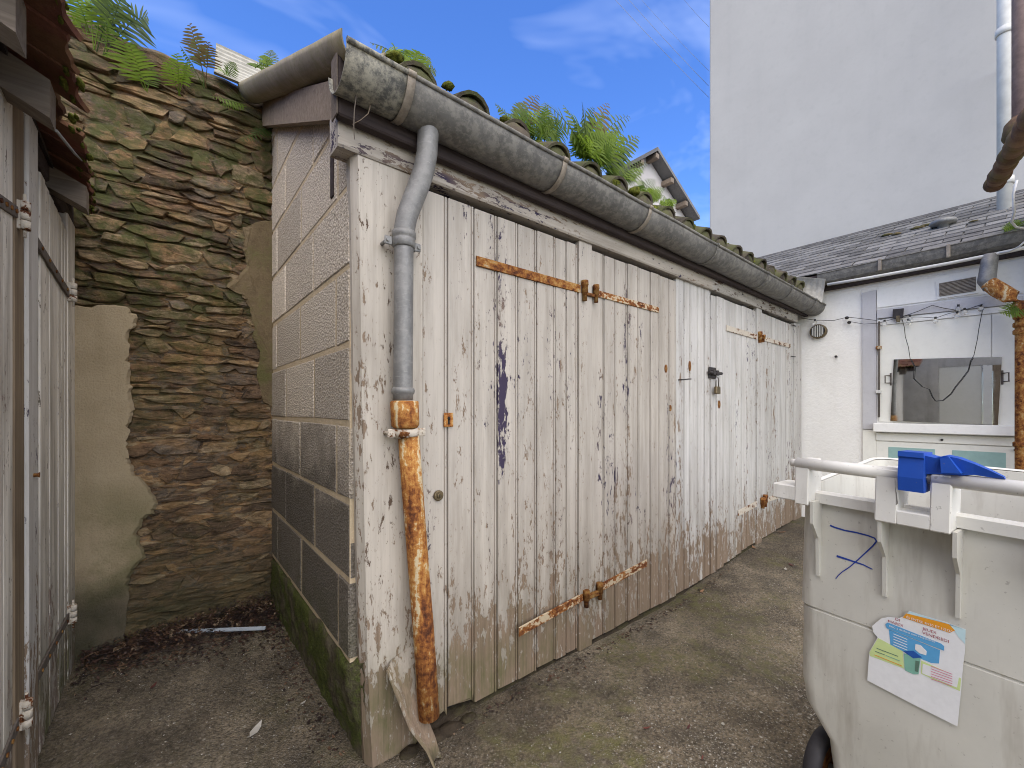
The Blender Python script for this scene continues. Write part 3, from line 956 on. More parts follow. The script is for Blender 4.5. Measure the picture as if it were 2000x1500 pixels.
# a door is a part of the shed (an empty that holds its planks and fittings)
_thing = thing
def thing_part(loc):
    o = bpy.data.objects.new('door', None); o.empty_display_size = 0.1
    col.objects.link(o); o.parent = shed
    org[o.name] = Vector(loc); o.location = Vector(loc) - org[shed.name]
    return o
def door(x0, edges, zb, zt, mat, label, rag0=0.0):
    zz = zb((edges[0] + edges[-1]) / 2) if callable(zb) else zb
    d = thing_part(((edges[0] + edges[-1]) / 2, YF + 0.03, zz))
    d['label'] = label
    e = edges
    for i in range(len(e) - 1):
        x = (e[i] + e[i + 1]) / 2
        z = zb(x) if callable(zb) else zb
        plank(e[i], e[i + 1], z + rnd.uniform(-0.003, 0.006), zt + rnd.uniform(-0.004, 0.003), mat, d, bead=(e[i + 1] - e[i]) > 0.075, rag=rag0 if i < 2 else 0.004)
    for z in (0.33, 1.0, 1.7):
        mb = MB(); mb.box((e[0] + 0.03, YF + 0.026, z), (e[-1] - 0.03, YF + 0.045, z + 0.09)); mb.build('ledge', M['wood_dark'], d)
    return d
E1 = [0.727, 0.836, 0.959, 1.076, 1.189, 1.302, 1.421, 1.494, 1.575]
E2 = [1.684, 1.786, 1.885, 1.991, 2.10, 2.22, 2.32, 2.43, 2.508]
EF = [2.512, 2.618, 2.698, 2.802, 2.897, 2.978]
E3 = [2.982, 3.066, 3.176, 3.282, 3.384, 3.49, 3.592, 3.676, 3.759]
E4 = [3.876, 4.01, 4.114, 4.211, 4.336, 4.453, 4.574, 4.66]
zfar = lambda x: -0.037 + 0.10 * sstep(2.6, 4.0, x) + 0.03 * sstep(4.0, 4.8, x)
d1 = door(0, E1, -0.035, 1.966, M['paint_near'], 'plank door leaf with long rusty strap, keyhole plate and green algae at its foot', 0.05)
d2 = door(0, E2, -0.036, 1.965, M['paint_near'], 'plank door leaf with pale rusty strap beside the rusty hinge pin')
d3 = door(0, E3, zfar, 1.966, M['paint_far'], 'plank door leaf with sliding bolt and padlock')
d4 = door(0, E4, zfar, 1.963, M['paint_far'], 'plank door leaf next to the white annex wall')
plank(1.579, 1.681, -0.05, 1.99, M['paint_near'], shed, YF - 0.006, 0.03, False, 'cover_strip')
plank(3.763, 3.872, 0.0, 1.99, M['paint_far'], shed, YF - 0.006, 0.03, False, 'cover_strip')
pan = bpy.data.objects.new('fixed_panel', None); col.objects.link(pan); pan.parent = shed
org[pan.name] = Vector((2.75, YF, -0.04)); pan.location = org[pan.name] - org[shed.name]; pan.empty_display_size = 0.1
for i in range(len(EF) - 1):
    plank(EF[i], EF[i + 1], zfar(EF[i]) + 0.01, 1.99, M['paint_far'], pan, YF + 0.003)
plank(4.664, 4.876, 0.06, 1.985, M['paint_far'], shed, YF - 0.004, 0.03, False, 'end_jamb')
# worn sill under the doors
mb = MB()
rows = []
for k in range(45):
    x = 0.74 + (4.85 - 0.74) * k / 44
    zt = zfar(x) - 0.006 if x > 2.4 else -0.043
    j = lambda a, s=0: a * mnoise.noise(Vector((x * 8, s, a * 9)))
    rows.append([Vector((x, 1.47, zt)), Vector((x, 1.425 + j(0.006), zt)), Vector((x, 1.405 + j(0.012), zt - 0.02)), Vector((x, 1.372 + j(0.03, 4), zt - 0.05))])
M['earth'] = m_mortar('dark_earth', (0.03, 0.024, 0.018), (0.075, 0.058, 0.042), 0.2, 1.0)
mb.grid(rows); mb.build('sill', M['earth'], shed)
# lintel, repair board, fascia
mb = MB()
rows = []
for k in range(90):
    x = 0.420 + (2.95 - 0.420) * k / 89
    zt = 2.112 + 0.010 * mnoise.noise(Vector((x * 5, 0, 0))) + 0.006 * mnoise.noise(Vector((x * 23, 0, 0)))
    rows.append([Vector((x, 1.47, 1.993)), Vector((x, 1.388, 1.991)), Vector((x, 1.383, 1.998)), Vector((x, 1.383, zt - 0.012)), Vector((x, 1.391, zt)), Vector((x, 1.47, zt))])
mb.grid(rows, False, True)
b0 = len(mb.v)
mb.f += [list(range(6)), [b0 - 6 + i for i in range(6)]]; mb.sm += [False, False]
mb.build('lintel', M['paint_lintel'], shed, label='grey weathered beam across the tops of the doors')
mb = MB(); rows = []
for k in range(60):
    x = 2.952 + (4.70 - 2.952) * k / 59
    zt = 2.118 + 0.012 * mnoise.noise(Vector((x * 9, 0, 0))) + 0.010 * mnoise.noise(Vector((x * 30, 0, 0)))
    rows.append([Vector((x, 1.47, 1.993)), Vector((x, 1.388, 1.991)), Vector((x, 1.384, 1.998)), Vector((x, 1.384 + 0.004 * mnoise.noise(Vector((x * 20, 1, 0))), 2.05)), Vector((x, 1.386 + 0.008 * mnoise.noise(Vector((x * 25, 0, 0))), zt - 0.012)), Vector((x, 1.395, zt)), Vector((x, 1.47, zt))])
mb.grid(rows, False, True)
b0 = len(mb.v)
mb.f += [list(range(7)), [b0 - 7 + i for i in range(7)]]; mb.sm += [False, False]
M['paint_lintel_rot'] = m_paintwood('rotten_lintel_paint', (0.48, 0.45, 0.41), bare=(0.07, 0.045, 0.032), under=(0.04, 0.03, 0.03), flake=0.07, algae=0, dirt=0.8, zoff=-3, horiz=True, kick=0)
mb.build('lintel', M['paint_lintel_rot'], shed, label='crumbling dark stretch of the beam above the far doors')
a, b = at(983, 361, 1, 1.376), at(1128, 430, 1, 1.376)
mb = MB(); mb.bbox((a.x, 1.372, b.z + 0.004), (b.x, 1.3825, a.z - 0.002), 0.003, 0); mb.build('repair_board', M['paint_lintel'], shed)
mb = MB(); mb.bbox((0.409, 1.340, 2.062), (4.86, 1.379, 2.262), 0.005, 0); mb.build('fascia', M['wood_dark'], shed)  # dark colour of the fascia carries the gutter's shade besides dark paint
mb = MB(); mb.bbox((0.404, 1.342, 2.064), (0.4085, 1.40, 2.258), 0.002, 0); mb.build('fascia_end', M['wood_grey'], shed)
mb = MB(); mb.box((0.45, 1.381, 2.115), (4.86, 1.47, 2.25)); mb.build('wall_plate', M['wood_dark'], shed)
# straps and pins
def strap(x0, x1, z0, z1, h, mat, d, yoff=0.0, off2=None, taper=1.0):
    yb = YF - 0.0015 - yoff
    yb2 = yb if off2 is None else YF - 0.0015 - off2
    mb = MB()
    vs = []
    for (x, z, hh, y) in ((x0, z0, h, yb), (x1, z1, h * taper, yb2)):
        vs += [(x, y, z - hh / 2), (x, y, z + hh / 2), (x, y - 0.006, z + hh / 2 - 0.002), (x, y - 0.006, z - hh / 2 + 0.002)]
    mb.add(vs, [(0, 1, 2, 3), (7, 6, 5, 4), (0, 4, 5, 1), (1, 5, 6, 2), (2, 6, 7, 3), (3, 7, 4, 0)])
    o = mb.build('strap', mat, d)
    return o
def pin(x, z, d, mat, h=0.07, r=0.013):
    mb = MB()
    mb.tube([(x, YF - 0.019, z - h / 2), (x, YF - 0.019, z - h * 0.12), (x, YF - 0.019, z - h * 0.1), (x, YF - 0.019, z + h * 0.25), (x, YF - 0.019, z + h * 0.27), (x, YF - 0.019, z + h / 2)], [r * 0.7, r * 0.7, r, r, r * 1.15, r * 1.05], 10)
    mb.tube([(x, YF - 0.019, z), (x, YF + 0.01, z)], r * 0.5, 6)
    return mb.build('hinge_pin', mat, d)
strap(0.966, 1.590, 1.751, 1.751, 0.042, M['rust'], d1)
strap(1.700, 2.297, 1.752, 1.752, 0.036, M['rust_white'], d2)
pin(1.607, 1.742, d1, M['rust_dark'], 0.10, 0.017); pin(1.695, 1.742, d2, M['rust_dark'], 0.09, 0.015)
mb = MB(); mb.bbox((1.61, YF - 0.022, 1.722), (1.70, YF - 0.006, 1.738), 0.003, 0); mb.build('hinge_plate', M['rust_dark'], shed)
strap(1.165, 1.610, 0.197, 0.212, 0.040, M['rust_white'], d1, 0.030, 0.0)
strap(1.720, 2.170, 0.218, 0.252, 0.042, M['rust_white'], d2)
pin(1.62, 0.205, d1, M['rust_dark'], 0.085, 0.016); pin(1.725, 0.215, d2, M['rust_dark'], 0.085, 0.017)
mb = MB(); mb.bbox((1.63, YF - 0.024, 0.195), (1.72, YF - 0.008, 0.222), 0.003, 0); mb.build('hinge_plate', M['rust_dark'], shed)
strap(3.21, 3.77, 1.757, 1.752, 0.045, M['pale_iron'], d3)
strap(3.87, 4.56, 1.752, 1.752, 0.04, M['pale_iron'], d4)
pin(3.795, 1.75, d3, M['rust'], 0.09, 0.018); pin(3.855, 1.745, d4, M['rust'], 0.06, 0.02)
strap(3.41, 3.83, 0.347, 0.375, 0.045, M['pale_iron'], d3)
strap(3.93, 4.55, 0.375, 0.365, 0.04, M['pale_iron'], d4)
pin(3.85, 0.37, d3, M['rust'], 0.09, 0.022); pin(3.91, 0.38, d4, M['rust'], 0.1, 0.018)
# locks
q = at(876, 820, 1, YF - 0.004)
mb = MB(); mb.bbox((q.x - 0.021, YF - 0.006, q.z - 0.027), (q.x + 0.021, YF - 0.001, q.z + 0.027), 0.002, 1)
kp = mb.build('keyhole_plate', M['rust_pipe'], d1)
mb = MB(); mb.tube([(q.x, YF - 0.0075, q.z + 0.006), (q.x, YF - 0.004, q.z + 0.006)], 0.0065, 10); mb.prism([(q.x - 0.003, YF - 0.0075, q.z + 0.004), (q.x + 0.003, YF - 0.0075, q.z + 0.004), (q.x + 0.004, YF - 0.0075, q.z - 0.016), (q.x - 0.004, YF - 0.0075, q.z - 0.016)], (0, 0.003, 0)); mb.build('keyhole', M['black'], kp)
q = at(857, 968, 1, YF - 0.005)
mb = MB(); mb.tube([(q.x, YF, q.z), (q.x, YF - 0.006, q.z), (q.x, YF - 0.008, q.z)], [0.020, 0.020, 0.016], 18); mb.tube([(q.x, YF - 0.008, q.z), (q.x, YF - 0.012, q.z), (q.x, YF - 0.0125, q.z)], [0.0095, 0.009, 0.006], 14)
lk = mb.build('round_lock', M['brass'], d1)
mb = MB(); mb.bbox((q.x - 0.0015, YF - 0.0135, q.z - 0.006), (q.x + 0.0015, YF - 0.012, q.z + 0.006), 0.0004, 1); mb.build('key_slot', M['black'], lk)
q = at(1396, 728, 1, YF - 0.02)
mb = MB(); mb.bbox((q.x - 0.055, YF - 0.006, q.z - 0.04), (q.x + 0.055, YF, q.z + 0.04), 0.003, 1); bl = mb.build('bolt_plate', M['iron_black'], d3)
mb = MB(); mb.tube([(q.x - 0.08, YF - 0.017, q.z), (q.x + 0.11, YF - 0.017, q.z)], 0.011, 10); mb.bbox((q.x - 0.03, YF - 0.032, q.z - 0.018), (q.x - 0.005, YF - 0.004, q.z + 0.018), 0.003, 0); mb.bbox((q.x + 0.02, YF - 0.032, q.z - 0.018), (q.x + 0.045, YF - 0.004, q.z + 0.018), 0.003, 0); mb.build('bolt', M['iron_black'], bl)
mb = MB()
mb.tube([(q.x - 0.005, YF - 0.03, q.z - 0.10), (q.x - 0.005, YF - 0.03, q.z - 0.045), (q.x + 0.006, YF - 0.03, q.z - 0.034), (q.x + 0.026, YF - 0.03, q.z - 0.034), (q.x + 0.037, YF - 0.03, q.z - 0.045), (q.x + 0.037, YF - 0.03, q.z - 0.10)], 0.0045, 8)
sh = mb.build('padlock_shackle', M['steel'], bl)
mb = MB(); mb.bbox((q.x - 0.014, YF - 0.041, q.z - 0.150), (q.x + 0.046, YF - 0.020, q.z - 0.098), 0.004, 0); mb.build('padlock_body', M['brass'], bl)
for (px, py, w, h, dd) in ((1300, 720, 0.017, 0.026, d2), (1347, 715, 0.013, 0.034, pan), (1309, 797, 0.012, 0.02, d2), (1404, 790, 0.02, 0.03, d3)):
    q = at(px, py, 1, YF)
    mb = MB(); ring = [(q.x + w * math.cos(t * math.pi / 5), YF - 0.0035, q.z + h * math.sin(t * math.pi / 5)) for t in range(10)]
    mb.prism(ring, (0, 0.006, 0)); mb.build('knot_hole', M['rust_dark'], dd)
q = at(1326, 742, 1, YF)
mb = MB(); mb.tube([(q.x, YF + 0.004, q.z), (q.x, YF - 0.03, q.z), (q.x + 0.03, YF - 0.05, q.z + 0.004), (q.x + 0.06, YF - 0.05, q.z + 0.006)], 0.004, 6); mb.build('hook', M['iron_black'], d2)
for (px, py) in ((1553, 637), (1552, 697)):
    q = at(px, py, 1, YF - 0.005)
    mb = MB(); mb.tube([(q.x - 0.12, YF - 0.012, q.z - 0.004), (q.x, YF - 0.012, q.z), (q.x + 0.02, YF, q.z)], 0.004, 6); mb.build('nail', M['iron_black'], d4)

# ------------------------------------------------------------------ gutter and downpipe
GY, GR = 1.300, 0.085
gz = lambda x: 2.192 - 0.0085 * (x - 0.4)
def gutter_rows(x0, x1, st, r):
    n = max(2, int((x1 - x0) / st) + 1)
    rows = []
    for k in range(n):
        x = x0 + (x1 - x0) * k / (n - 1)
        w = 0.003 * mnoise.noise(Vector((x * 3, 1, 2)))
        rows.append([Vector((x, GY - r * math.cos(t * math.pi / 14), gz(x) + w - r * math.sin(t * math.pi / 14))) for t in range(15)])
    return rows
gut = bpy.data.objects.new('gutter', None); col.objects.link(gut); gut.parent = shed; gut.empty_display_size = 0.1
org[gut.name] = Vector((2.7, GY, 2.1)); gut.location = org[gut.name] - org[shed.name]
gut['label'] = 'half-round grey zinc gutter along the eave'
XS = [0.392] + [at(px, 300, 1, 1.235).x for px in (797, 1095, 1262, 1394, 1494, 1541, 1588)] + [4.985]
for i in range(len(XS) - 1):
    mb = MB(); mb.shell(gutter_rows(XS[i] - (0.012 if i else 0), XS[i + 1] + 0.0, 0.10, GR + (0.0015 if i % 2 else 0)), 0.0025)
    x0, x1 = XS[i], XS[i + 1]
    mb.tube([(x0 + (x1 - x0) * k / 6, GY - GR - 0.004, gz(x0 + (x1 - x0) * k / 6) + 0.003 + 0.003 * mnoise.noise(Vector(((x0 + (x1 - x0) * k / 6) * 3, 1, 2)))) for k in range(7)], 0.0085 if i % 2 else 0.0088, 8)
    mb.build('gutter_length', M['zinc_lichen'] if i == 0 else M['zinc_mid'], gut, fix=True)
for i, x in enumerate(XS[1:-1]):
    w = 0.026 if i < 3 else 0.015
    mb = MB(); mb.shell(gutter_rows(x - w / 2, x + w / 2, 0.02, GR + 0.005), 0.003)
    mb.tube([(x - w / 2, GY - GR - 0.006, gz(x) + 0.004), (x + w / 2, GY - GR - 0.006, gz(x) + 0.004)], 0.011, 8)
    mb.build('gutter_bracket', M['zinc_band'] if i < 3 else M['zinc_mid'], gut)
# grime and moss lying in the open gutter end
mb = MB()
rows = []
for k in range(46):
    x = 0.43 + 4.5 * k / 45
    zz = gz(x) - 0.012 + 0.018 * mnoise.noise(Vector((x * 6, 0, 0)))
    rows.append([Vector((x, GY - 0.072, gz(x) - 0.045)), Vector((x, GY - 0.03, zz - 0.012)), Vector((x, GY + 0.03, zz)), Vector((x, GY + 0.074, gz(x) - 0.03))])
mb.grid(rows); mb.build('silt', M['moss'], gut)
# downpipe
dp = bpy.data.objects.new('downpipe', None); col.objects.link(dp); dp.parent = shed; dp.empty_display_size = 0.1
org[dp.name] = Vector((0.66, 1.34, -0.04)); dp.location = org[dp.name] - org[shed.name]
dp['label'] = 'zinc downpipe running into a rusty cast-iron foot'
PY = 1.338
path = [at(838, 226, 1, 1.300), at(836, 262, 1, 1.302), at(834, 300, 1, 1.306), at(828, 332, 1, 1.312), at(817, 365, 1, 1.320), at(805, 395, 1, 1.328), at(795, 422, 1, 1.334), at(790, 446, 1, PY), at(789, 478, 1, PY)]
mb = MB(); mb.tube(path, [0.038, 0.036, 0.0355, 0.036, 0.0365, 0.036, 0.0355, 0.035, 0.034], 18, False)
mb.build('swan_neck', M['zinc'], dp)
p0, p1 = at(789, 462, 1, PY), at(787, 778, 1, PY)
mb = MB(); mb.tube([p0, p1], 0.0325, 18, False); pipe = mb.build('pipe', M['zinc'], dp)
mb = MB()
for dz in (0.012, -0.002):
    pass
mb.tube([p0 + Vector((0, 0, 0.016)), p0 + Vector((0, 0, 0.012)), p0 + Vector((0, 0, -0.004)), p0 + Vector((0, 0, -0.008)), p0 + Vector((0, 0, -0.012)), p0 + Vector((0, 0, -0.036)), p0 + Vector((0, 0, -0.040))], [0.037, 0.041, 0.041, 0.037, 0.0385, 0.0385, 0.034], 18)
for sx_ in (-1, 1):
    mb.bbox((p0.x + sx_ * 0.052 - 0.014, PY + 0.004, p0.z - 0.038), (p0.x + sx_ * 0.052 + 0.014, PY + 0.010, p0.z - 0.008), 0.003, 1)
    mb.tube([(p0.x + sx_ * 0.056, PY - 0.002, p0.z - 0.023), (p0.x + sx_ * 0.056, 1.40, p0.z - 0.023)], 0.006, 8)
mb.build('collar', M['zinc'], pipe)
q = at(787, 764, 1, PY)
mb = MB(); mb.tube([q + Vector((0, 0, 0.012)), q + Vector((0, 0, 0.008)), q, q + Vector((0, 0, -0.008)), q + Vector((0, 0, -0.012)), q + Vector((0, 0, -0.03))], [0.034, 0.038, 0.040, 0.038, 0.034, 0.034], 18); mb.build('bead_ring', M['zinc'], pipe)
a, b = at(790, 783, 1, PY), at(792, 836, 1, PY)
mb = MB(); mb.tube([a, a + Vector((0, 0, -0.004)), b + Vector((0, 0, 0.01)), b], [0.043, 0.0475, 0.0465, 0.040], 18); mb.build('socket', M['rust_pipe'], dp)
b = at(792, 838, 1, PY); c = at(795, 852, 1, PY)
mb = MB(); mb.tube([b, b + Vector((0, 0, -0.002)), c + Vector((0, 0, 0.002)), c], [0.039, 0.0425, 0.0425, 0.039], 18)
for sx_ in (-1, 1):
    mb.bbox((c.x + sx_ * 0.053 - 0.016, PY - 0.004, c.z - 0.002), (c.x + sx_ * 0.053 + 0.016, PY + 0.004, b.z + 0.002), 0.003, 1)
    mb.tube([(c.x + sx_ * 0.058, PY - 0.009, (b.z + c.z) / 2), (c.x + sx_ * 0.058, 1.40, (b.z + c.z) / 2)], 0.005, 8)
mb.build('clamp', M['pale_iron'], dp)
foot = [at(797, 838, 1, PY), at(806, 960, 1, PY), at(816, 1090, 1, PY - 0.004), at(827, 1230, 1, PY - 0.008), at(838, 1398, 1, PY - 0.012)]
mb = MB(); mb.tube(foot, [0.0355, 0.036, 0.0355, 0.036, 0.037], 18); mb.build('rusty_pipe', M['rust_pipe'], dp, label='orange-brown rusty lower pipe, leaning')
# earth and rotten wood heaped at the pipe foot
mb = MB(); rr = random.Random(3)
for (px, py, r) in ((842, 1405, 0.045), (880, 1392, 0.04), (915, 1384, 0.03), (800, 1440, 0.035)):
    q = at(px, py, 1, 1.375); mb.ball((q.x, q.y, ground_z(q.x, q.y) - 0.002), r, 9, 6, (1.3, 0.8, 0.5), 0.2, rr)
mb.build('earth_heap', M['earth'], shed)

# ------------------------------------------------------------------ shed roof: bargeboard, verge trough, canal tiles
zbar = lambda y: 2.112 + (y - 1.45) * 0.505
mb = MB(); y0, y1 = 1.381, 2.83
mb.prism([(0.428, y0, zbar(y0)), (0.428, y1, zbar(y1)), (0.428, y1, zbar(y1) + 0.16), (0.428, y0, zbar(y0) + 0.13)], (0.028, 0, 0))
mb.build('bargeboard', M['wood_barge'], shed)
roof = bpy.data.objects.new('roof', None); col.objects.link(roof); roof.parent = shed; roof.empty_display_size = 0.1
org[roof.name] = Vector((2.6, 2.1, 2.3)); roof.location = org[roof.name] - org[shed.name]
roof['label'] = 'low roof of old mossy canal tiles'
RS = 0.5
zr = lambda y: 2.268 + (y - 1.36) * RS
mb = MB(); mb.hexa([(0.46, 1.345, zr(1.345) - 0.03), (4.95, 1.345, zr(1.345) - 0.03), (4.95, 2.85, zr(2.85) - 0.03), (0.46, 2.85, zr(2.85) - 0.03), (0.46, 1.345, zr(1.345) - 0.008), (4.95, 1.345, zr(1.345) - 0.008), (4.95, 2.85, zr(2.85) - 0.008), (0.46, 2.85, zr(2.85) - 0.008)])
mb.build('roof_deck', M['wood_dark'], roof)
# verge trough running up the slope
mb = MB(); rows = []
for k in range(13):
    t = k / 12
    a = Vector((0.392, 1.262, 2.262)).lerp(Vector((0.302, 2.76, 2.955)), t)
    r = 0.068
    tt = Vector((0, 0.905, 0.425))
    u = Vector((1, 0, 0)); w = u.cross(tt).normalized()
    cc = a + u * r
    wob = 1 + 0.05 * mnoise.noise(Vector((t * 9, 3, 1)))
    row = []
    for s_ in range(13):
        an = math.pi * s_ / 12
        row.append(cc + (-u * math.cos(an) * r + (-w if w.z > 0 else w) * math.sin(an) * r * 1.0) * wob)
    rows.append(row)
mb.shell(rows, 0.004); mb.build('verge_trough', M['zinc_brown'], roof, label='dusty half-round sheet running up the side edge of the roof')
# ribbed sheet at the head of the roof, against the wall top
mb = MB(); rows = []
for k in range(24):
    x = 0.212 + 1.0 * k / 23
    row = []
    for s_ in range(33):
        t = s_ / 32
        an = t * 1.75
        yy = 2.875 - 0.02 - 0.19 * (1 - math.cos(an)) * 0.62 * 0.9
        zz = 3.19 - 0.245 * math.sin(an * 0.9)
        rib = 0.0022 * math.sin(s_ * math.pi)
        row.append(Vector((x - 0.02 * t * (1 if k == 0 else 0), yy + (0.002 if s_ % 2 else -0.002), zz)))
    rows.append(row)
mb.shell(rows, 0.004, False); mb.build('head_flashing', M['zinc_pale'], roof, label='pale ribbed curved sheet along the top of the roof')
# canal tiles
def canal(r, L, up=True, n=8, r2=None):
    r2 = r2 or r * 0.86
    mb = MB(); rows = []
    for (y, rr_) in ((0, r), (L * 0.5, (r + r2) / 2), (L, r2)):
        rows.append([Vector((-rr_ * math.cos(math.pi * k / n), y, (rr_ if up else -rr_) * math.sin(math.pi * k / n))) for k in range(n + 1)])
    mb.shell(rows, -0.012 if up else 0.012)
    return mb
cover_me = canal(0.088, 0.42).mesh('canal_tile', M['canal_tile']); MB().fix(cover_me)
pan_me = canal(0.080, 0.42, False).mesh('pan_tile', M['canal_tile']); MB().fix(pan_me)
ang = math.atan(RS)
rr = random.Random(5)
for i in range(19):
    x = 0.68 + 0.2345 * i
    for r in range(5):
        y = 1.372 + r * 0.295 + rr.uniform(-0.015, 0.012)
        if i < 18: link('tile', pan_me, (x + 0.117 + rr.uniform(-0.006, 0.006), y - 0.01, zr(y) + 0.070), roof, (ang + rr.uniform(-0.015, 0.015), rr.uniform(-0.05, 0.05), rr.uniform(-0.03, 0.03)))
        link('tile', cover_me, (x + rr.uniform(-0.008, 0.008), y, zr(y) + 0.012 + rr.uniform(-0.005, 0.006)), roof, (ang + rr.uniform(-0.02, 0.02), rr.uniform(-0.06, 0.06), rr.uniform(-0.05, 0.05)))
# mortar plugs and moss cushions at the eave
for i in range(19):
    x = 0.68 + 0.2345 * i
    mb = MB(); mb.ball((x, 1.372, zr(1.36) + 0.030), 0.082, 9, 6, (0.98, 0.42, 0.85), 0.10, rr); mb.build('mortar_plug', M['canal_tile'], roof)
    for q in range(rr.choice((2, 3, 3, 4))):
        s_ = rr.uniform(0.014, 0.036)
        mb = MB(); yy = rr.uniform(1.37, 1.46)
        mb.ball((x + rr.uniform(-0.10, 0.10), yy, zr(yy) + rr.uniform(0.05, 0.10)), s_, 10, 7, (1.3, 1, 0.7), 0.28, rr)
        mb.build('moss_cushion', M['moss'], roof)
# ------------------------------------------------------------------ left shed
LX = -0.33
lsh = thing('narrow_plank_shed', 'grey plank-door shed with sagging red tile eave beside the stone wall', 'shed', (-0.8, 1.2, -0.05))
def part_empty(name, parent, loc, label=None):
    o = bpy.data.objects.new(name, None); o.empty_display_size = 0.1
    col.objects.link(o); o.parent = parent
    org[o.name] = Vector(loc); o.location = Vector(loc) - org[parent.name]
    if label: o['label'] = label
    return o
def plank_y(y0, y1, zb, zt, xf, mat, parent, th=0.022, name='plank', c=0.003):
    mb = MB(); dz = rnd.uniform(-0.004, 0.004); dx = rnd.uniform(-0.002, 0.002)
    y0 += 0.0015; y1 -= 0.0015
    prof = [(y0, xf - th), (y0, xf - c), (y0 + c, xf), (y1 - c, xf), (y1, xf - c), (y1, xf - th)]
    n = len(prof)
    rows = [[Vector((x + dx * t, y, z)) for (y, x) in prof] for z, t in ((zb, 0), ((zb + zt) / 2, 0.5), (zt + dz, 1))]
    mb.grid(rows, False, True)
    mb.f += [list(range(n)), [2 * n + i for i in range(n)]]; mb.sm += [False, False]
    return mb.build(name, mat, parent)
mb = MB(); mb.box((LX - 0.08, 1.50, -0.08), (LX - 0.07, 2.80, 2.3)); mb.build('dark_backing', M['black'], lsh)  # black sheet added for the dark inside of this shed
ld = part_empty('door', lsh, (LX, 2.3, 0.03), 'grey plank door with iron strap hinges next to the stone wall')
ys = [2.012, 2.09, 2.165, 2.245, 2.32, 2.40, 2.475, 2.535, 2.585]
for i in range(len(ys) - 1): plank_y(ys[i], ys[i + 1], 0.0, 1.955 - 0.05 * (ys[i] - 2.0) / 0.6, LX + (0.002 if i % 2 else 0), M['paint_left'], ld)
ld2 = part_empty('door', lsh, (LX, 1.64, 0.03), 'pale plank door behind the brown frame post')
ys = [1.50, 1.585, 1.672, 1.757]
for i in range(len(ys) - 1): plank_y(ys[i], ys[i + 1], 0.0, 1.98, LX + 0.004, M['paint_left'], ld2)
plank_y(1.762, 1.876, -0.06, 2.02, LX + 0.006, M['wood_brown'], lsh, 0.06, 'frame_post', 0.008)
plank_y(1.880, 2.008, -0.02, 2.05, LX + 0.012, M['paint_far'], lsh, 0.04, 'white_stile', 0.006)
plank_y(2.590, 2.775, -0.06, 1.99, LX + 0.004, M['paint_left'], lsh, 0.06, 'end_jamb', 0.006)
mb = MB(); mb.bbox((LX - 0.09, 1.2, 1.985), (LX - 0.004, 2.80, 2.09), 0.006, 1); mb.build('head_beam', M['wood_dark'], lsh)
def lstrap(y0, z0, y1, z1, h, d):
    mb = MB(); xb = LX + 0.0045
    vs = []
    for (y, z) in ((y0, z0), (y1, z1)):
        vs += [(xb, y, z - h / 2), (xb, y, z + h / 2), (xb + 0.005, y, z + h / 2 - 0.002), (xb + 0.005, y, z - h / 2 + 0.002)]
    mb.add(vs, [(0, 1, 2, 3), (7, 6, 5, 4), (0, 4, 5, 1), (1, 5, 6, 2), (2, 6, 7, 3), (3, 7, 4, 0)])
    s_ = mb.build('strap', M['strap_grey'], d)
    for k in range(5):
        t = 0.1 + 0.2 * k
        p = Vector((xb + 0.005, y0 + (y1 - y0) * t, z0 + (z1 - z0) * t))
        mb = MB(); mb.tube([p, p + Vector((0.004, 0, 0))], 0.006, 8); mb.build('rivet', M['rust_dark'], s_)
lstrap(2.014, 1.69, 2.58, 1.645, 0.035, ld)
lstrap(2.014, 0.285, 2.58, 0.268, 0.035, ld)
lstrap(1.55, 1.66, 1.78, 1.70, 0.035, ld2)
lstrap(1.55, 0.24, 1.79, 0.27, 0.035, ld2)
def barrel(y, z, h, d, mat):
    mb = MB(); x = LX + 0.018
    mb.tube([(x, y, z - h / 2 - 0.02), (x, y, z + h / 2 + 0.02)], 0.004, 8)
    for k in range(3):
        a = z - h / 2 + h * k / 3
        mb.tube([(x, y, a + 0.001), (x, y, a + h / 3 - 0.0015)], 0.0125, 12)
    mb.bbox((LX - 0.002, y - 0.01, z - h / 2), (LX + 0.014, y + 0.01, z + h / 2), 0.002)
    mb.build('hinge_barrel', mat, d)
barrel(1.800, 1.70, 0.082, ld2, M['pale_iron']); barrel(1.822, 0.275, 0.082, ld2, M['pale_iron'])
barrel(2.600, 1.655, 0.08, ld, M['pale_iron']); barrel(2.600, 0.27, 0.08, ld, M['pale_iron'])
q = at(68, 928, 0, LX + 0.014)
mb = MB(); mb.tube([(LX, q.y, q.z), (LX + 0.02, q.y, q.z), (LX + 0.024, q.y, q.z)], [0.006, 0.006, 0.009], 8); mb.build('knob', M['rust_dark'], ld)
mb = MB(); mb.bbox((-1.0, 1.44, -0.1), (LX - 0.012, 1.497, 2.0), 0.004); mb.build('end_wall', M['grey_wall'], lsh)
OX = -1.60
ob_ = thing('grey_outbuilding', 'grey rendered outbuilding with cream door, seen only in the mirror', 'building', (OX - 0.6, 0.6, -0.05))
mb = MB(); mb.bbox((OX - 1.2, 1.02, -0.1), (OX, 2.9, 2.9), 0.004); mb.build('wall', M['grey_wall'], ob_)
mb = MB(); mb.bbox((OX - 1.2, -2.2, -0.1), (OX, 0.22, 2.9), 0.004); mb.build('wall', M['grey_wall'], ob_)
mb = MB(); mb.bbox((OX - 1.2, 0.222, 2.145), (OX - 0.002, 1.018, 2.9), 0.002); mb.build('wall', M['grey_wall'], ob_)
mb = MB(); mb.bbox((OX - 1.3, -2.3, 2.9), (OX + 0.05, 3.0, 3.0), 0.01); mb.build('roof', M['slate'], ob_)
ld3 = part_empty('door', ob_, (OX, 0.72, 0))
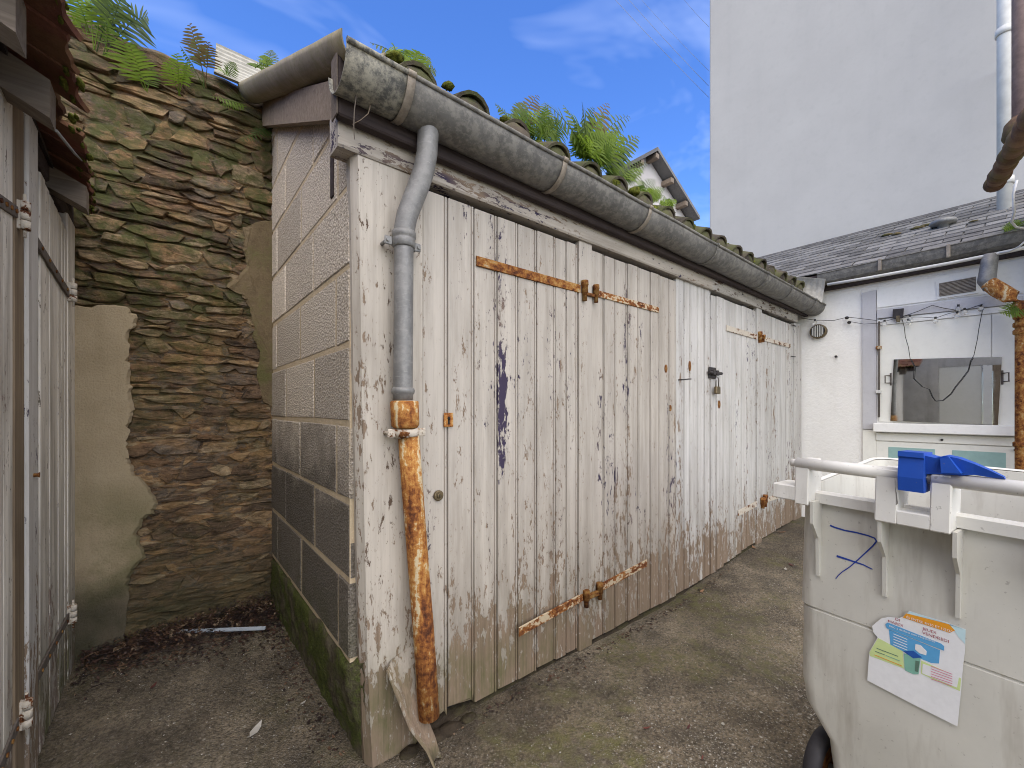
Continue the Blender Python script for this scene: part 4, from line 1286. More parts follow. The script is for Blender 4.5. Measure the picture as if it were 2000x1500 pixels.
mb = MB(); mb.bbox((OX - 0.06, 0.47, -0.03), (OX - 0.006, 1.015, 2.14), 0.004); mb.build('door_leaf', M['cream_board'], ld3)
mb = MB(); mb.bbox((OX - 0.06, 0.35, -0.03), (OX + 0.01, 0.465, 2.14), 0.004); mb.build('door_frame', M['white_board'], ld3)
mb = MB(); mb.bbox((OX - 0.06, 0.225, -0.03), (OX + 0.012, 0.345, 2.14), 0.004); mb.build('door_frame', M['wood_brown'], ld3)
# rafters and tiles
EZ = 2.0
def eave_x(y): return -0.142 + (y - 1.29) * (-0.092 / 1.35) - 0.018
lroof = part_empty('roof', lsh, (-0.6, 1.2, 2.2), 'broken red tile eave with moss on its edge')
SL = 0.50
for (yy, w, h) in ((1.345, 0.085, 0.11), (1.665, 0.075, 0.10), (2.31, 0.075, 0.085)):
    mb = MB(); x0, x1 = -0.238, -0.95
    zb = 1.918
    ring = lambda x, z: [(x, yy - w / 2, z), (x, yy + w / 2, z), (x, yy + w / 2, z + h), (x, yy - w / 2, z + h)]
    mb.hexa(ring(x1, zb + (x0 - x1) * SL) + ring(x0, zb)); 
    mb.v = [Vector(p) for p in mb.v]
    mb.build('rafter', M['wood_grey'], lroof)
rr = random.Random(11)
def flat_tile(w, L, th, seedv):
    r_ = random.Random(seedv)
    n = 6
    mb = MB(); rows = []
    edge = [r_.uniform(-0.014, 0.012) for _ in range(n + 1)]
    for (f, dz) in ((0, 0.0), (0.3, 0.003), (0.7, 0.002), (1, 0)):
        rows.append([Vector((-f * L + (edge[k] if f == 0 else 0), -w / 2 + w * k / n, dz + (r_.uniform(-0.002, 0.002) if f == 0 else 0))) for k in range(n + 1)])
    mb.shell(rows, th, False)
    me = mb.mesh('flat_tile', M['red_tile']); mb.fix(me)
    return me
ftiles = [flat_tile(0.158, 0.30, 0.013, k) for k in range(5)]
for r in range(7):
    for c_ in range(23):
        y = 1.20 + 0.162 * c_ + (0.08 if r % 2 else 0)
        if y > 2.78: continue
        x = eave_x(y) - r * 0.118 + rr.uniform(-0.012, 0.01) + (rr.uniform(-0.05, 0.0) if (r == 0 and rr.random() < 0.2) else 0)
        z = EZ + (eave_x(y) - x) * SL + 0.034 + rr.uniform(-0.002, 0.003)
        link('tile', ftiles[rr.randrange(5)], (x, y, z), lroof, (rr.uniform(-0.03, 0.03), math.atan(SL) - 0.05, rr.uniform(-0.05, 0.05)))
mb = MB()
for k in range(3):
    pass
mb.hexa([(-1.0, 1.14, EZ + 0.38), (-0.30, 1.14, EZ + 0.045), (-0.335, 2.80, EZ + 0.035), (-1.0, 2.80, EZ + 0.37), (-1.0, 1.14, EZ + 0.40), (-0.30, 1.14, EZ + 0.06), (-0.335, 2.80, EZ + 0.05), (-1.0, 2.80, EZ + 0.39)])
mb.build('roof_boarding', M['wood_dark'], lroof)
for c_ in range(60):
    y = rr.uniform(1.2, 2.72)
    x = eave_x(y) - rr.uniform(-0.004, 0.035)
    s_ = rr.uniform(0.004, 0.013)
    mb = MB(); mb.ball((x, y, EZ + 0.050 + rr.uniform(-0.012, 0.012)), s_, 8, 5, (0.8, 2.4, 0.8), 0.3, rr); mb.build('moss_cushion', M['moss'], lroof)
a, b = at(110, 255, 0, -0.235), at(146, 300, 0, -0.215)
mb = MB(); mb.tube([a, b, at(160, 314, 0, -0.205)], [0.004, 0.004, 0.002], 6); mb.build('wire', M['zinc'], lroof)

# ------------------------------------------------------------------ white annex at the end of the yard
AX = 4.89
A = lambda px, py, d=0.0: at(px, py, 0, AX - d)
ann = thing('white_annex', 'low white annex with slate roof, lilac timbers and cream boarded opening', 'building', (5.5, 1.0, 0.05))
mb = MB(); mb.bbox((AX, -0.12, -0.1), (6.15, 2.80, 2.36), 0.004); mb.build('wall', M['white_rough'], ann)
def quad(pxs, d0, d1, name, mat, parent, label=None):
    mb = MB()
    front = [A(x, y, d1) for (x, y) in pxs]
    back = [Vector((AX - d0, p.y, p.z)) for p in front]
    n = len(pxs)
    mb.add(front + back, [list(range(n)), list(range(2 * n - 1, n - 1, -1))] + [(i, (i + 1) % n, n + (i + 1) % n, n + i) for i in range(n)])
    return mb.build(name, mat, parent, label=label)
quad([(1684, 572), (1711, 566), (1712, 838), (1685, 838)], -0.01, 0.022, 'post', M['lilac_wood'], ann)
quad([(1685, 840), (1712, 840), (1712, 1010), (1685, 1010)], -0.01, 0.020, 'post', M['cream_board'], ann)
quad([(1713, 605), (1943, 576), (1999, 578), (1999, 592), (1713, 622)], -0.01, 0.030, 'beam', M['lilac_wood'], ann)
quad([(1713, 567), (1999, 505), (1999, 572), (1943, 572), (1713, 601)], -0.01, 0.012, 'upper_board', M['white_board'], ann)
quad([(1713, 624), (1999, 594), (1999, 605), (1713, 636)], -0.01, 0.018, 'top_rail', M['white_board'], ann)
pnl = quad([(1717, 637), (1936, 614), (1936, 832), (1717, 823)], -0.01, 0.012, 'cream_panel', M['cream_board'], ann)
quad([(1938, 614), (1999, 607), (1999, 834), (1938, 831)], -0.01, 0.012, 'cream_panel', M['cream_board'], ann)
mb = MB(); mb.bbox((AX - 0.10, -0.02, 0.955), (AX + 0.01, 0.842, 1.032), 0.005, 1); mb.build('sill', M['white_board'], ann)
mb = MB(); mb.bbox((AX - 0.03, -0.02, 0.875), (AX + 0.01, 0.835, 0.945), 0.005, 1); mb.build('lower_rail', M['cream_board'], ann)
mb = MB(); mb.bbox((AX - 0.018, -0.02, 0.1), (AX + 0.01, 0.83, 0.872), 0.003, 1); lowp = mb.build('lower_door', M['cream_board'], ann)
for (y0, y1) in ((0.463, 0.752), (0.086, 0.366)):
    mb = MB(); mb.bbox((AX - 0.021, y0, 0.22), (AX - 0.016, y1, 0.825), 0.001, 1); mb.build('pane', M['mint'], lowp)
for (px, py) in ((1840, 859), (1983, 879)):
    q = A(px, py, 0.03); mb = MB(); mb.tube([q, q + Vector((-0.012, 0, 0))], 0.009, 8); mb.build('bolt', M['iron_black'], ann)
# rod with clips on the left of the panel
a, b = A(1717, 628, 0.032), A(1717, 815, 0.032)
mb = MB(); mb.tube([a, b], 0.007, 8)
rod = mb.build('rod', M['strap_grey'], ann)
for (py, mt) in ((679, 'rust_white'), (765, 'white_pvc')):
    q = A(1716, py, 0.032); mb = MB(); mb.bbox((q.x - 0.016, q.y - 0.018, q.z - 0.014), (AX, q.y + 0.018, q.z + 0.014), 0.003, 0); mb.build('clip', M[mt], rod)
# extractor grille
vent = quad([(1828, 549), (1911, 534), (1911, 572), (1831, 584)], 0.0, 0.026, 'vent_frame', M['white_board'], ann)
quad([(1834, 553.5), (1906, 540), (1906, 568), (1836, 579)], 0.0, 0.028, 'vent_back', M['iron_black'], vent)
for k in range(10):
    t = (k + 0.5) / 10
    a, b = A(1834.5, 553.5 + 25.5 * t, 0.03), A(1905.5, 540 + 28 * t, 0.03)
    mb = MB(); mb.prism([a + Vector((0, 0, -0.0035)), b + Vector((0, 0, -0.0035)), b + Vector((0, 0, 0.0035)), a + Vector((0, 0, 0.0035))], (-0.008, 0, 0)); mb.build('slat', M['zinc_band'], vent)
# round vent
q = A(1600, 648)
rv = None
mb = MB(); R = 0.068
mb.tube([(AX + 0.01, q.y, q.z), (AX - 0.045, q.y, q.z), (AX - 0.048, q.y, q.z)], [R, R, R - 0.006], 24)
rv = mb.build('round_vent', M['brass'], ann)
mb = MB(); mb.tube([(AX - 0.049, q.y, q.z), (AX - 0.0505, q.y, q.z)], R - 0.010, 24); mb.build('vent_mouth', M['black'], rv)
for k in range(7):
    yy = q.y - 0.042 + 0.014 * k; hh = math.sqrt(max(0, (R - 0.012) ** 2 - (yy - q.y) ** 2))
    mb = MB(); mb.box((AX - 0.055, yy - 0.003, q.z - hh), (AX - 0.051, yy + 0.003, q.z + hh)); mb.build('slat', M['white_pvc'], rv)
q = A(1635, 697); mb = MB(); mb.tube([q, q + Vector((-0.04, 0, -0.004))], 0.006, 6); mb.ball(q + Vector((-0.04, 0, 0)), 0.012); mb.build('wall_peg', M['iron_black'], ann)
# slate roof
E0 = Vector((4.745, 0, 2.425)); E1v = Vector((6.195, 0, 3.185))
sl = E1v - E0; sang = math.atan2(sl.z, sl.x); SLn = sl.length
mb = MB(); mb.hexa([(E0.x, -0.10, E0.z - 0.05), (E1v.x, -0.10, E1v.z - 0.05), (E1v.x, 2.90, E1v.z - 0.05), (E0.x, 2.90, E0.z - 0.05), (E0.x, -0.10, E0.z - 0.012), (E1v.x, -0.10, E1v.z - 0.012), (E1v.x, 2.90, E1v.z - 0.012), (E0.x, 2.90, E0.z - 0.012)])
sroof = mb.build('roof', M['wood_dark'], ann, label='grey slate roof sloping up to the tall white wall')
sm = MB(); sm.box((0, -0.107, 0), (0.27, 0.107, 0.009)); slate_me = sm.mesh('slate', M['slate']); sm.fix(slate_me)
rr = random.Random(21)
NR = 12
for r in range(NR):
    t = r / NR
    base = E0 + sl * t
    for c_ in range(14):
        y = -0.02 + 0.222 * c_ + (0.111 if r % 2 else 0)
        if y > 2.85: continue
        link('slate', slate_me, (base.x, y + rr.uniform(-0.003, 0.003), base.z + 0.008 + rr.uniform(0, 0.004)), sroof, (rr.uniform(-0.008, 0.008), -sang + 0.055, rr.uniform(-0.012, 0.012)))
nrm = sl.cross(Vector((0, 1, 0))).normalized()
if nrm.z < 0: nrm = -nrm
# roof vent cap
q = on_plane(1842, 446, E0, nrm)
mb = MB()
prof = [(0.04, -0.03), (0.04, 0.03), (0.085, 0.035), (0.095, 0.05), (0.085, 0.07), (0.05, 0.085), (0.01, 0.09)]
mb.tube([q + Vector((0, 0, h)) for _, h in prof], [r_ for r_, _ in prof], 20, True)
mb.build('vent_cap', M['zinc'], sroof)
# scraps of mortar and moss lying on the slates
for (px, py, s_) in ((1732, 459, 0.03), (1750, 457, 0.03), (1795, 445, 0.04), (1812, 440, 0.04), (1903, 432, 0.02)):
    q = on_plane(px, py, E0 + nrm * 0.02, nrm); mb = MB(); mb.ball(q, s_, 7, 4, (1, 1.5, 0.4), 0.3, rr); mb.build('mortar_scrap', M['mortar_tan'], sroof)
# flashing against the tall wall
mb = MB(); mb.hexa([(6.15, -0.1, 3.175), (6.195, -0.1, 3.19), (6.195, 2.9, 3.19), (6.15, 2.9, 3.175), (6.15, -0.1, 3.182), (6.195, -0.1, 3.215), (6.195, 2.9, 3.215), (6.15, 2.9, 3.182)]); mb.build('head_flashing', M['slate'], sroof)
# eave: soffit board, zinc gutter, white pipe
mb = MB(); mb.bbox((AX - 0.05, -0.10, 2.285), (AX + 0.05, 1.26, 2.405), 0.004, 1); mb.build('eave_board', M['wood_dark'], ann)
ag = part_empty('gutter', ann, (4.75, 0.6, 2.35), 'dark zinc gutter under the slates')
mb = MB(); rows = []
for k in range(14):
    y = -0.06 + 1.29 * k / 13
    zz = 2.432 + 0.012 * (-0.06 - y)
    prof = [(4.705, 0.006), (4.697, 0.0), (4.705, -0.008), (4.712, -0.04), (4.728, -0.078), (4.76, -0.095), (4.80, -0.095), (4.82, -0.06), (4.822, 0.0)]
    rows.append([Vector((x, y, zz + z + 0.003 * mnoise.noise(Vector((y * 4, 0, 0))))) for (x, z) in prof])
mb.shell(rows, 0.003, False); mb.build('gutter_length', M['zinc_mid'], ag)
for px in (1718, 1852):
    q = at(px, 520, 0, 4.70)
    mb = MB(); mb.bbox((4.690, q.y - 0.012, 2.335), (4.712, q.y + 0.012, 2.436), 0.003); mb.build('gutter_bracket', M['zinc_band'], ag)
mb = MB(); mb.tube([at(1616, 556, 0, 4.70), at(1700, 542, 0, 4.70), at(1850, 515, 0, 4.70), at(1960, 493, 0, 4.70), at(2010, 482, 0, 4.70)], 0.013, 10); mb.build('white_conduit', M['white_pvc'], ann)
# ribbed flashing piece between shed roof and annex gutter
mb = MB(); rows = []
for k in range(15):
    t = k / 14
    rows.append([Vector((4.60 + 0.17 * s_ / 8, 1.235 + 0.30 * t + (0.003 if k % 2 else -0.003), 2.405 - 0.13 * math.sin(s_ / 8 * 1.6) * (1 - 0.35 * t) + 0.03 * t)) for s_ in range(9)])
rows = []
for k in range(15):
    t = k / 14
    rows.append([at(1612 - 78 * t - 6 * (s_ / 8), 545 - 6 * t + (46 - 18 * t) * s_ / 8, 0, 4.70 + 0.03 * math.sin(s_ * 0.4) + (0.003 if k % 2 else 0)) for s_ in range(9)])
mb.shell(rows, 0.004, False); mb.build('corner_flashing', M['zinc_pale'], ann, label='pale ribbed sheet in the corner between the two roofs')
# string of bulbs, solar panel, mirror
string = thing('string_lights', 'dark cable with clear bulbs strung along the lilac beam', 'string lights', A(1800, 640, 0.05))
def px_tube(pts, d, r, name, mat, parent, n=5):
    mb = MB(); mb.tube([A(x, y, d) for (x, y) in pts], r, n); return mb.build(name, mat, parent)
c4 = lambda L: [(1560 + 0.22668 * x, 560 + 0.22668 * y) for (x, y) in L]
px_tube(c4([(20, 270), (140, 288), (300, 292), (420, 262), (540, 275), (660, 290), (790, 268), (900, 255), (1020, 215), (1150, 160), (1250, 185), (1390, 208), (1480, 185), (1590, 148)]), 0.05, 0.0028, 'cable', M['cable'], string)
px_tube(c4([(440, 300), (560, 322), (680, 315), (800, 282), (930, 262), (1060, 262), (1180, 270), (1290, 232), (1400, 205)]), 0.052, 0.0024, 'cable', M['cable'], string)
px_tube(c4([(890, 280), (910, 350), (918, 430), (945, 520), (960, 620), (996, 690), (988, 790), (1060, 860), (1120, 882), (1150, 950), (1175, 985), (1240, 980), (1310, 922), (1350, 860), (1400, 800), (1460, 720), (1480, 640), (1510, 590), (1540, 450), (1552, 365), (1585, 190)]), 0.056, 0.0024, 'cable', M['cable'], string)
for (x, y) in c4([(140, 310), (740, 318), (945, 310), (958, 276), (1178, 295), (1365, 250), (1430, 220), (1570, 192), (1375, 190)]):
    q = A(x, y, 0.055)
    mb = MB(); mb.ball(q, 0.016, 8, 6, (1, 1, 1.25)); bb = mb.build('bulb', M['bulb'], string)
    mb = MB(); mb.tube([q + Vector((0, 0, 0.017)), q + Vector((0, 0, 0.034))], 0.008, 8); mb.build('cap', M['cable'], bb)
for (x, y) in c4([(415, 268), (435, 308)]):
    q = A(x, y, 0.045); mb = MB(); mb.ball(q, 0.016, 8, 5, (1.4, 1, 0.9)); mb.build('plug', M['iron_black'], string)
sp_ = thing('solar_panel', 'small black solar panel clipped to the lilac beam above the string lights', 'solar panel', A(1754, 616, 0.06))
quad([(1744, 604), (1765, 602), (1763, 621), (1743, 622)], 0.045, 0.060, 'panel', M['iron_black'], sp_)
quad([(1750, 617), (1757, 616), (1757, 627), (1750, 628)], 0.030, 0.062, 'clip', M['brass'], sp_)
mir = thing('mirror_sheet', 'dusty frameless mirror leaning on the white sill of the cream panel', 'mirror', (AX - 0.04, 0.42, 1.034))
mq = [(1746, 702), (1957, 697), (1949, 831), (1739, 822)]
tops = [A(*mq[0], 0.020), A(*mq[1], 0.020)]
bots = [A(*mq[2], 0.028), A(*mq[3], 0.028)]
for v_ in bots: v_.z = max(v_.z, 1.034)
mb = MB(); mb.prism(tops + bots, (-0.004, 0, 0)); mb.build('glass', M['mirror'], mir)
for (px0, py0, sgn) in ((1735, 741, 1), (1964, 737, -1)):
    c_ = A(px0, py0, 0.012)
    hd = MB(); w = 0.016; h = 0.032
    hd.tube([(AX - 0.012, c_.y - sgn * w, c_.z + h), (AX - 0.045, c_.y + sgn * w, c_.z + h), (AX - 0.045, c_.y + sgn * w, c_.z - h), (AX - 0.012, c_.y - sgn * w, c_.z - h)], 0.005, 8)
    hd.bbox((AX - 0.017, c_.y - sgn * w - 0.006, c_.z - h - 0.022), (AX - 0.011, c_.y - sgn * w + 0.006, c_.z + h + 0.022), 0.002, 0)
    hd.build('handle', M['strap_grey'], pnl)
# annex downpipe: zinc elbow into rusty iron
adp = part_empty('downpipe', ann, (4.66, 0.02, 0.1), 'zinc elbow running into a rusty orange iron downpipe')
mb = MB(); mb.tube([at(1934, 498, 0, 4.72), at(1931, 520, 0, 4.71), at(1927, 548, 0, 4.70), at(1937, 560, 0, 4.69)], [0.045, 0.046, 0.05, 0.05], 14); mb.build('elbow', M['zinc'], adp)
mb = MB(); mb.tube([at(1931, 553, 0, 4.69), at(1950, 566, 0, 4.68), at(1975, 580, 0, 4.67), at(1992, 594, 0, 4.66), at(1997, 612, 0, 4.66)], [0.048, 0.052, 0.05, 0.052, 0.045], 14); mb.build('rusty_elbow', M['rust_pipe'], adp)
mb = MB(); mb.tube([at(1997, 600, 0, 4.66), at(1997, 760, 0, 4.66), at(1997, 935, 0, 4.66), at(1997, 1080, 0, 4.66)], 0.036, 14); rp = mb.build('rusty_pipe', M['rust'], adp)
for py in (604, 618, 634, 648, 868):
    q = at(1997, py, 0, 4.66); mb = MB(); mb.tube([q + Vector((0, 0, 0.018)), q + Vector((0, 0, 0.012)), q + Vector((0, 0, -0.012)), q + Vector((0, 0, -0.018))], [0.04, 0.046, 0.046, 0.04], 14); mb.build('collar', M['rust'], rp)

# ------------------------------------------------------------------ tall building, corner house pipes, PVC pipe
tall = thing('tall_white_building', 'tall blank white rendered building rising behind the slate roof', 'building', (9, -1.0, 0))
mb = MB(); mb.bbox((6.20, -7.0, -0.2), (15.0, 2.956, 11.0), 0.02); mb.build('wall', M['tall_white'], tall)
mb = MB(); mb.bbox((6.12, -7.1, 11.0), (15.1, 3.03, 11.18), 0.02); mb.build('coping', M['zinc_mid'], tall)
pv = thing('white_vent_pipe', 'white plastic pipe rising in front of the tall white wall', 'pipe', (5.62, 0.155, 2.86))
pb = at(1962, 100, 0, 5.62)
mb = MB(); mb.tube([(5.62, pb.y, 2.84), (5.62, pb.y, 6.5)], 0.046, 16); vp = mb.build('pipe', M['white_pvc'], pv)
for zz in (3.1, 4.4, 5.6):
    mb = MB(); mb.tube([(5.62, pb.y, zz), (5.62, pb.y, zz + 0.06)], 0.057, 16); mb.bbox((5.63, pb.y - 0.012, zz + 0.01), (6.199, pb.y + 0.012, zz + 0.03), 0.003, 0); mb.build('pipe_clip', M['white_pvc'], vp)
ch = thing('corner_house', 'pale rendered house corner with weathered brown gutter and pipe', 'building', (4.5, -0.8, 0))
mb = MB(); mb.bbox((4.70, -2.6, -0.1), (6.18, -0.135, 2.62), 0.004); mb.build('wall', M['white_rough'], ch)
mb = MB(); mb.hexa([(3.1, -2.6, 2.72), (6.1, -2.6, 2.72), (6.1, -0.06, 2.62), (3.1, -0.06, 2.62), (3.1, -2.6, 2.78), (6.1, -2.6, 2.78), (6.1, -0.06, 2.68), (3.1, -0.06, 2.68)]); mb.build('roof', M['slate'], ch)
GZ = 2.56
gp = [at(px, py, 2, GZ) for (px, py) in ((1940, 363), (1957, 334), (1974, 303), (1990, 274), (2008, 242), (2030, 205))]
mb = MB(); mb.tube(gp, [0.038, 0.043, 0.041, 0.044, 0.041, 0.043], 16); wg = mb.build('gutter', M['rust_dark'], ch, label='brown weathered half-round gutter with bulging joints')
M['gutter_brown'] = m_tile('weathered_brown_gutter', (0.10, 0.055, 0.035), (0.24, 0.15, 0.09), 0.35)
wg.data.materials[0] = M['gutter_brown']
for k in range(8):
    t = 0.04 + k * 0.125
    i = min(int(t * 5), 4); f = t * 5 - i
    c_ = gp[i].lerp(gp[i + 1], f); dd_ = (gp[i + 1] - gp[i]).normalized()
    mb = MB(); mb.tube([c_ - dd_ * 0.03, c_ - dd_ * 0.02, c_ + dd_ * 0.02, c_ + dd_ * 0.03], [0.042, 0.049 + 0.004 * (k % 2), 0.049, 0.042], 16); mb.build('joint_ring', M['gutter_brown'], wg)
q = at(1993, 238, 2, 2.72)
M['pipe_mauve'] = m_plain('mauve_brown_pipe', (0.30, 0.21, 0.19), 0.7, 0.3, 25)
mb = MB(); mb.tube([q + Vector((0, 0, 0.02)), q + Vector((0, 0, 2.6))], 0.032, 14); vpipe = mb.build('pipe', M['pipe_mauve'], ch)
mb = MB(); mb.tube([q + Vector((0, 0, -0.11)), q + Vector((0, 0, -0.07)), q + Vector((0, 0, 0.0)), q + Vector((0, 0, 0.03))], [0.05, 0.07, 0.06, 0.034], 16); mb.build('pipe_cone', M['gutter_brown'], vpipe)

cb = thing('white_cable', 'loose white cable hanging from the brown gutter to the annex gutter end', 'cable', at(1978, 420, 0, 4.4))
mb = MB(); mb.tube([at(1986, 352, 0, 4.4), at(1979, 380, 0, 4.4), at(1981, 415, 0, 4.4), at(1976, 434, 0, 4.45), at(1985, 444, 0, 4.5), at(2002, 446, 0, 4.5)], 0.007, 8); mb.build('run', M['white_pvc'], cb)
mb = MB(); mb.tube([at(2004, 470, 0, 4.6), at(1990, 482, 0, 4.62), at(1972, 491, 0, 4.66), at(1953, 494, 0, 4.69)], 0.006, 8); mb.build('run', M['white_pvc'], cb)

# ------------------------------------------------------------------ far house and overhead wires
FY = 9.0
fh = thing('far_gabled_house', 'pale house gable with overhanging roof seen beyond the mossy shed roof', 'house', at(1262, 420, 1, FY) * 1.0)
pk = at(1264, 306, 1, FY)
rt = at(1342, 430, 1, FY); lf = at(1180, 352, 1, FY)
mb = MB(); mb.prism([pk, rt, Vector((rt.x, FY, 0)), Vector((lf.x - 1.5, FY, 0)), Vector((lf.x - 1.5, FY, lf.z - 1.2)), lf], (0, 7, 0)); fw = mb.build('wall', M['gable_white'], fh)
up = Vector((0, 0, 0.10))
def slope_slab(a, b, name):
    mb = MB(); f = Vector((0, -0.45, 0)); bk = Vector((0, 7, 0)); th = Vector((0, 0, 0.14))
    mb.hexa([a + f, b + f, b + bk, a + bk, a + f + th, b + f + th, b + bk + th, a + bk + th]); return mb.build(name, M['slate'], fh)
ext = lambda a, b, k: a + (b - a) * k
slope_slab(pk + Vector((0, 0, 0.02)), ext(pk, rt, 1.05) + Vector((0.06, 0, 0.02)), 'roof')
slope_slab(ext(pk, lf, 1.3) + Vector((0, 0, 0.02)), pk + Vector((0, 0, 0.02)), 'roof')
for (a, t) in ((rt, 0.03), (rt, 0.38), (rt, 0.74), (lf, 0.35)):
    c_ = ext(pk, a, t)
    mb = MB(); mb.bbox((c_.x - 0.16, FY - 0.43, c_.z - 0.20), (c_.x + 0.04, FY + 0.1, c_.z - 0.02), 0.01, 1); mb.build('purlin_end', M['wood_barge'], fh)
wires = []
for k, ((x0, y0), (x1, y1)) in enumerate((((1185, -30), (1384, 190)), ((1212, -30), (1384, 168)), ((1245, -20), (1384, 138)), ((1325, -25), (1384, 52)))):
    a = at(x1, y1, 0, 6.3); b = at(x0, y0, 2, 8.4 + 0.2 * k)
    pts = []
    e = a + (b - a) * 2.2
    for t in range(13):
        f = t / 12
        pts.append(a.lerp(e, f) + Vector((0, 0, -0.10 * 4 * f * (1 - f))))
    mb = MB(); mb.tube(pts, 0.0026 if k < 2 else 0.002, 6)
    o = mb.build('overhead_wire', M['zinc'])
    tag(o, ('lowest overhead wire meeting the tall white building', 'second lowest overhead wire meeting the tall white building', 'overhead wire just under the topmost one at the tall white building', 'topmost overhead wire meeting the tall white building')[k], 'wire', 'overhead wires')

# ------------------------------------------------------------------ wheelie bin
P1, P2 = atk(1557, 904, 1.24), atk(2000, 955, 0.8856)
BU = (P2 - P1).normalized()
BN = BU.cross(Vector((0, 0, 1))).normalized()
BV = BN.cross(BU).normalized()
def B(u, n, v): return P1 + BU * u + BN * n + BV * v
def uv(px, py, n=0.0):
    d = on_plane(px, py, P1 + BN * n, BN) - P1
    return d.dot(BU), d.dot(BV)
bin_ = thing('wheelie_bin', 'open beige wheelie bin marked with a blue handwritten 7 and a torn sticker', 'bin', (1.8, 0.13, -0.05))
def bbx(u0, u1, n0, n1, v0, v1, b=0.003):
    mb = MB(); mb.bbox((u0, n0, v0), (u1, n1, v1), b, 0)
    mb.v = [B(p.x, p.y, p.z) for p in mb.v]
    return mb
NB = -0.058                                         # body plane behind the bar
UL = uv(1565, 1150, NB)[0] - 0.008; UR = UL + 0.640
VT = uv(1650, 968, NB)[1]
ring_cache = {}
def body_ring(ul, ur, nf, nb, v, r, slope=0.0):
    pts = []
    for (cx, cn, a0) in ((ul + r, nf - r, 180), (ul + r, nb + r, 270), (ur - r, nb + r, 0), (ur - r, nf - r, 90)):
        pass
    corners = [((ul + r, nf - r), 180, 90), ((ur - r, nf - r), 90, 0), ((ur - r, nb + r), 0, -90), ((ul + r, nb + r), -90, -180)]
    for (c_, a0, a1) in corners:
        for k in range(5):
            a = math.radians(a0 + (a1 - a0) * k / 4)
            u, n = c_[0] + r * math.cos(a), c_[1] + r * math.sin(a)
            pts.append(B(u, n, v + slope * (nf - n)))
    return pts
vs_ = uv(1566, 1180, NB)[1]; vb1 = uv(1566, 1330, NB)[1]; vb2 = uv(1600, 1440, NB)[1]
u_b = uv(1602, 1440, NB)[0]
floor_v = (-0.03 - P1.z)
NBk = NB - 0.66
rings = [body_ring(u_b + 0.03, UR - 0.08, NB - 0.02, NBk + 0.12, floor_v + 0.05, 0.03),
         body_ring(u_b + 0.012, UR - 0.06, NB - 0.004, NBk + 0.11, vb2, 0.035),
         body_ring(UL + 0.018, UR - 0.03, NB - 0.002, NBk + 0.10, (vb1 + vb2) / 2 + 0.012, 0.04),
         body_ring(UL + 0.004, UR - 0.01, NB - 0.001, NBk + 0.09, vb1 + 0.012, 0.045),
         body_ring(UL + 0.0015, UR - 0.004, NB - 0.0005, NBk + 0.06, vs_ - 0.004, 0.045),
         body_ring(UL + 0.004, UR - 0.006, NB - 0.005, NBk + 0.062, vs_ - 0.0015, 0.045),
         body_ring(UL + 0.004, UR - 0.006, NB - 0.005, NBk + 0.062, vs_ + 0.0015, 0.045),
         body_ring(UL, UR, NB, NBk + 0.05, vs_ + 0.005, 0.035),
         body_ring(UL, UR, NB, NBk, VT, 0.04, 0.075)]
inner = [body_ring(UL + 0.008, UR - 0.008, NB - 0.008, NBk + 0.008, VT, 0.045, 0.075),
         body_ring(UL + 0.03, UR - 0.03, NB - 0.03, NBk + 0.06, VT - 0.45, 0.045)]
mb = MB(); mb.grid(rings + inner, True, True)
nn = len(rings[0]); tot = len(mb.v)
mb.f.append([i for i in range(nn)]); mb.sm.append(False)
mb.f.append([tot - nn + i for i in range(nn)]); mb.sm.append(False)
body = mb.build('body', M['bin'], bin_)
try:
    body.data.set_sharp_from_angle(angle=math.radians(35))
except Exception: pass
# rim flange all round
ro = body_ring(UL - 0.014, UR + 0.014, NB + 0.020, NBk - 0.02, VT - 0.030, 0.06, 0.075)
ro2 = body_ring(UL - 0.016, UR + 0.016, NB + 0.022, NBk - 0.022, VT - 0.002, 0.06, 0.075)
ro3 = body_ring(UL - 0.010, UR + 0.010, NB + 0.016, NBk - 0.016, VT + 0.004, 0.056, 0.075)
ri = body_ring(UL + 0.004, UR - 0.004, NB - 0.004, NBk + 0.004, VT + 0.003, 0.046, 0.075)
ri0 = body_ring(UL - 0.0015, UR + 0.0015, NB + 0.0015, NBk - 0.0015, VT - 0.028, 0.05, 0.075)
mb = MB(); mb.grid([ri0, ro, ro2, ro3, ri], False, True); mb.build('rim', M['bin_rim'], bin_)
# handle bar
u0, _ = uv(1546, 906); u1 = 0.66
mb = MB(); mb.tube([B(u0, 0, 0), B(u0 + 0.02, 0, 0)], 0.0115, 14); mb.tube([B(0.0, 0, 0), B(uv(1757, 930)[0], 0, 0)], 0.0165, 16); mb.tube([B(uv(1757, 930)[0], 0, 0), B(uv(1822, 940)[0], 0, 0)], 0.009, 12); mb.tube([B(uv(1822, 940)[0], 0, 0), B(u1, 0, 0)], 0.0165, 16)
bar = mb.build('handle_bar', M['bin_rim'], bin_)
def vv(px, py, n=0.0): return uv(px, py, n)[1]
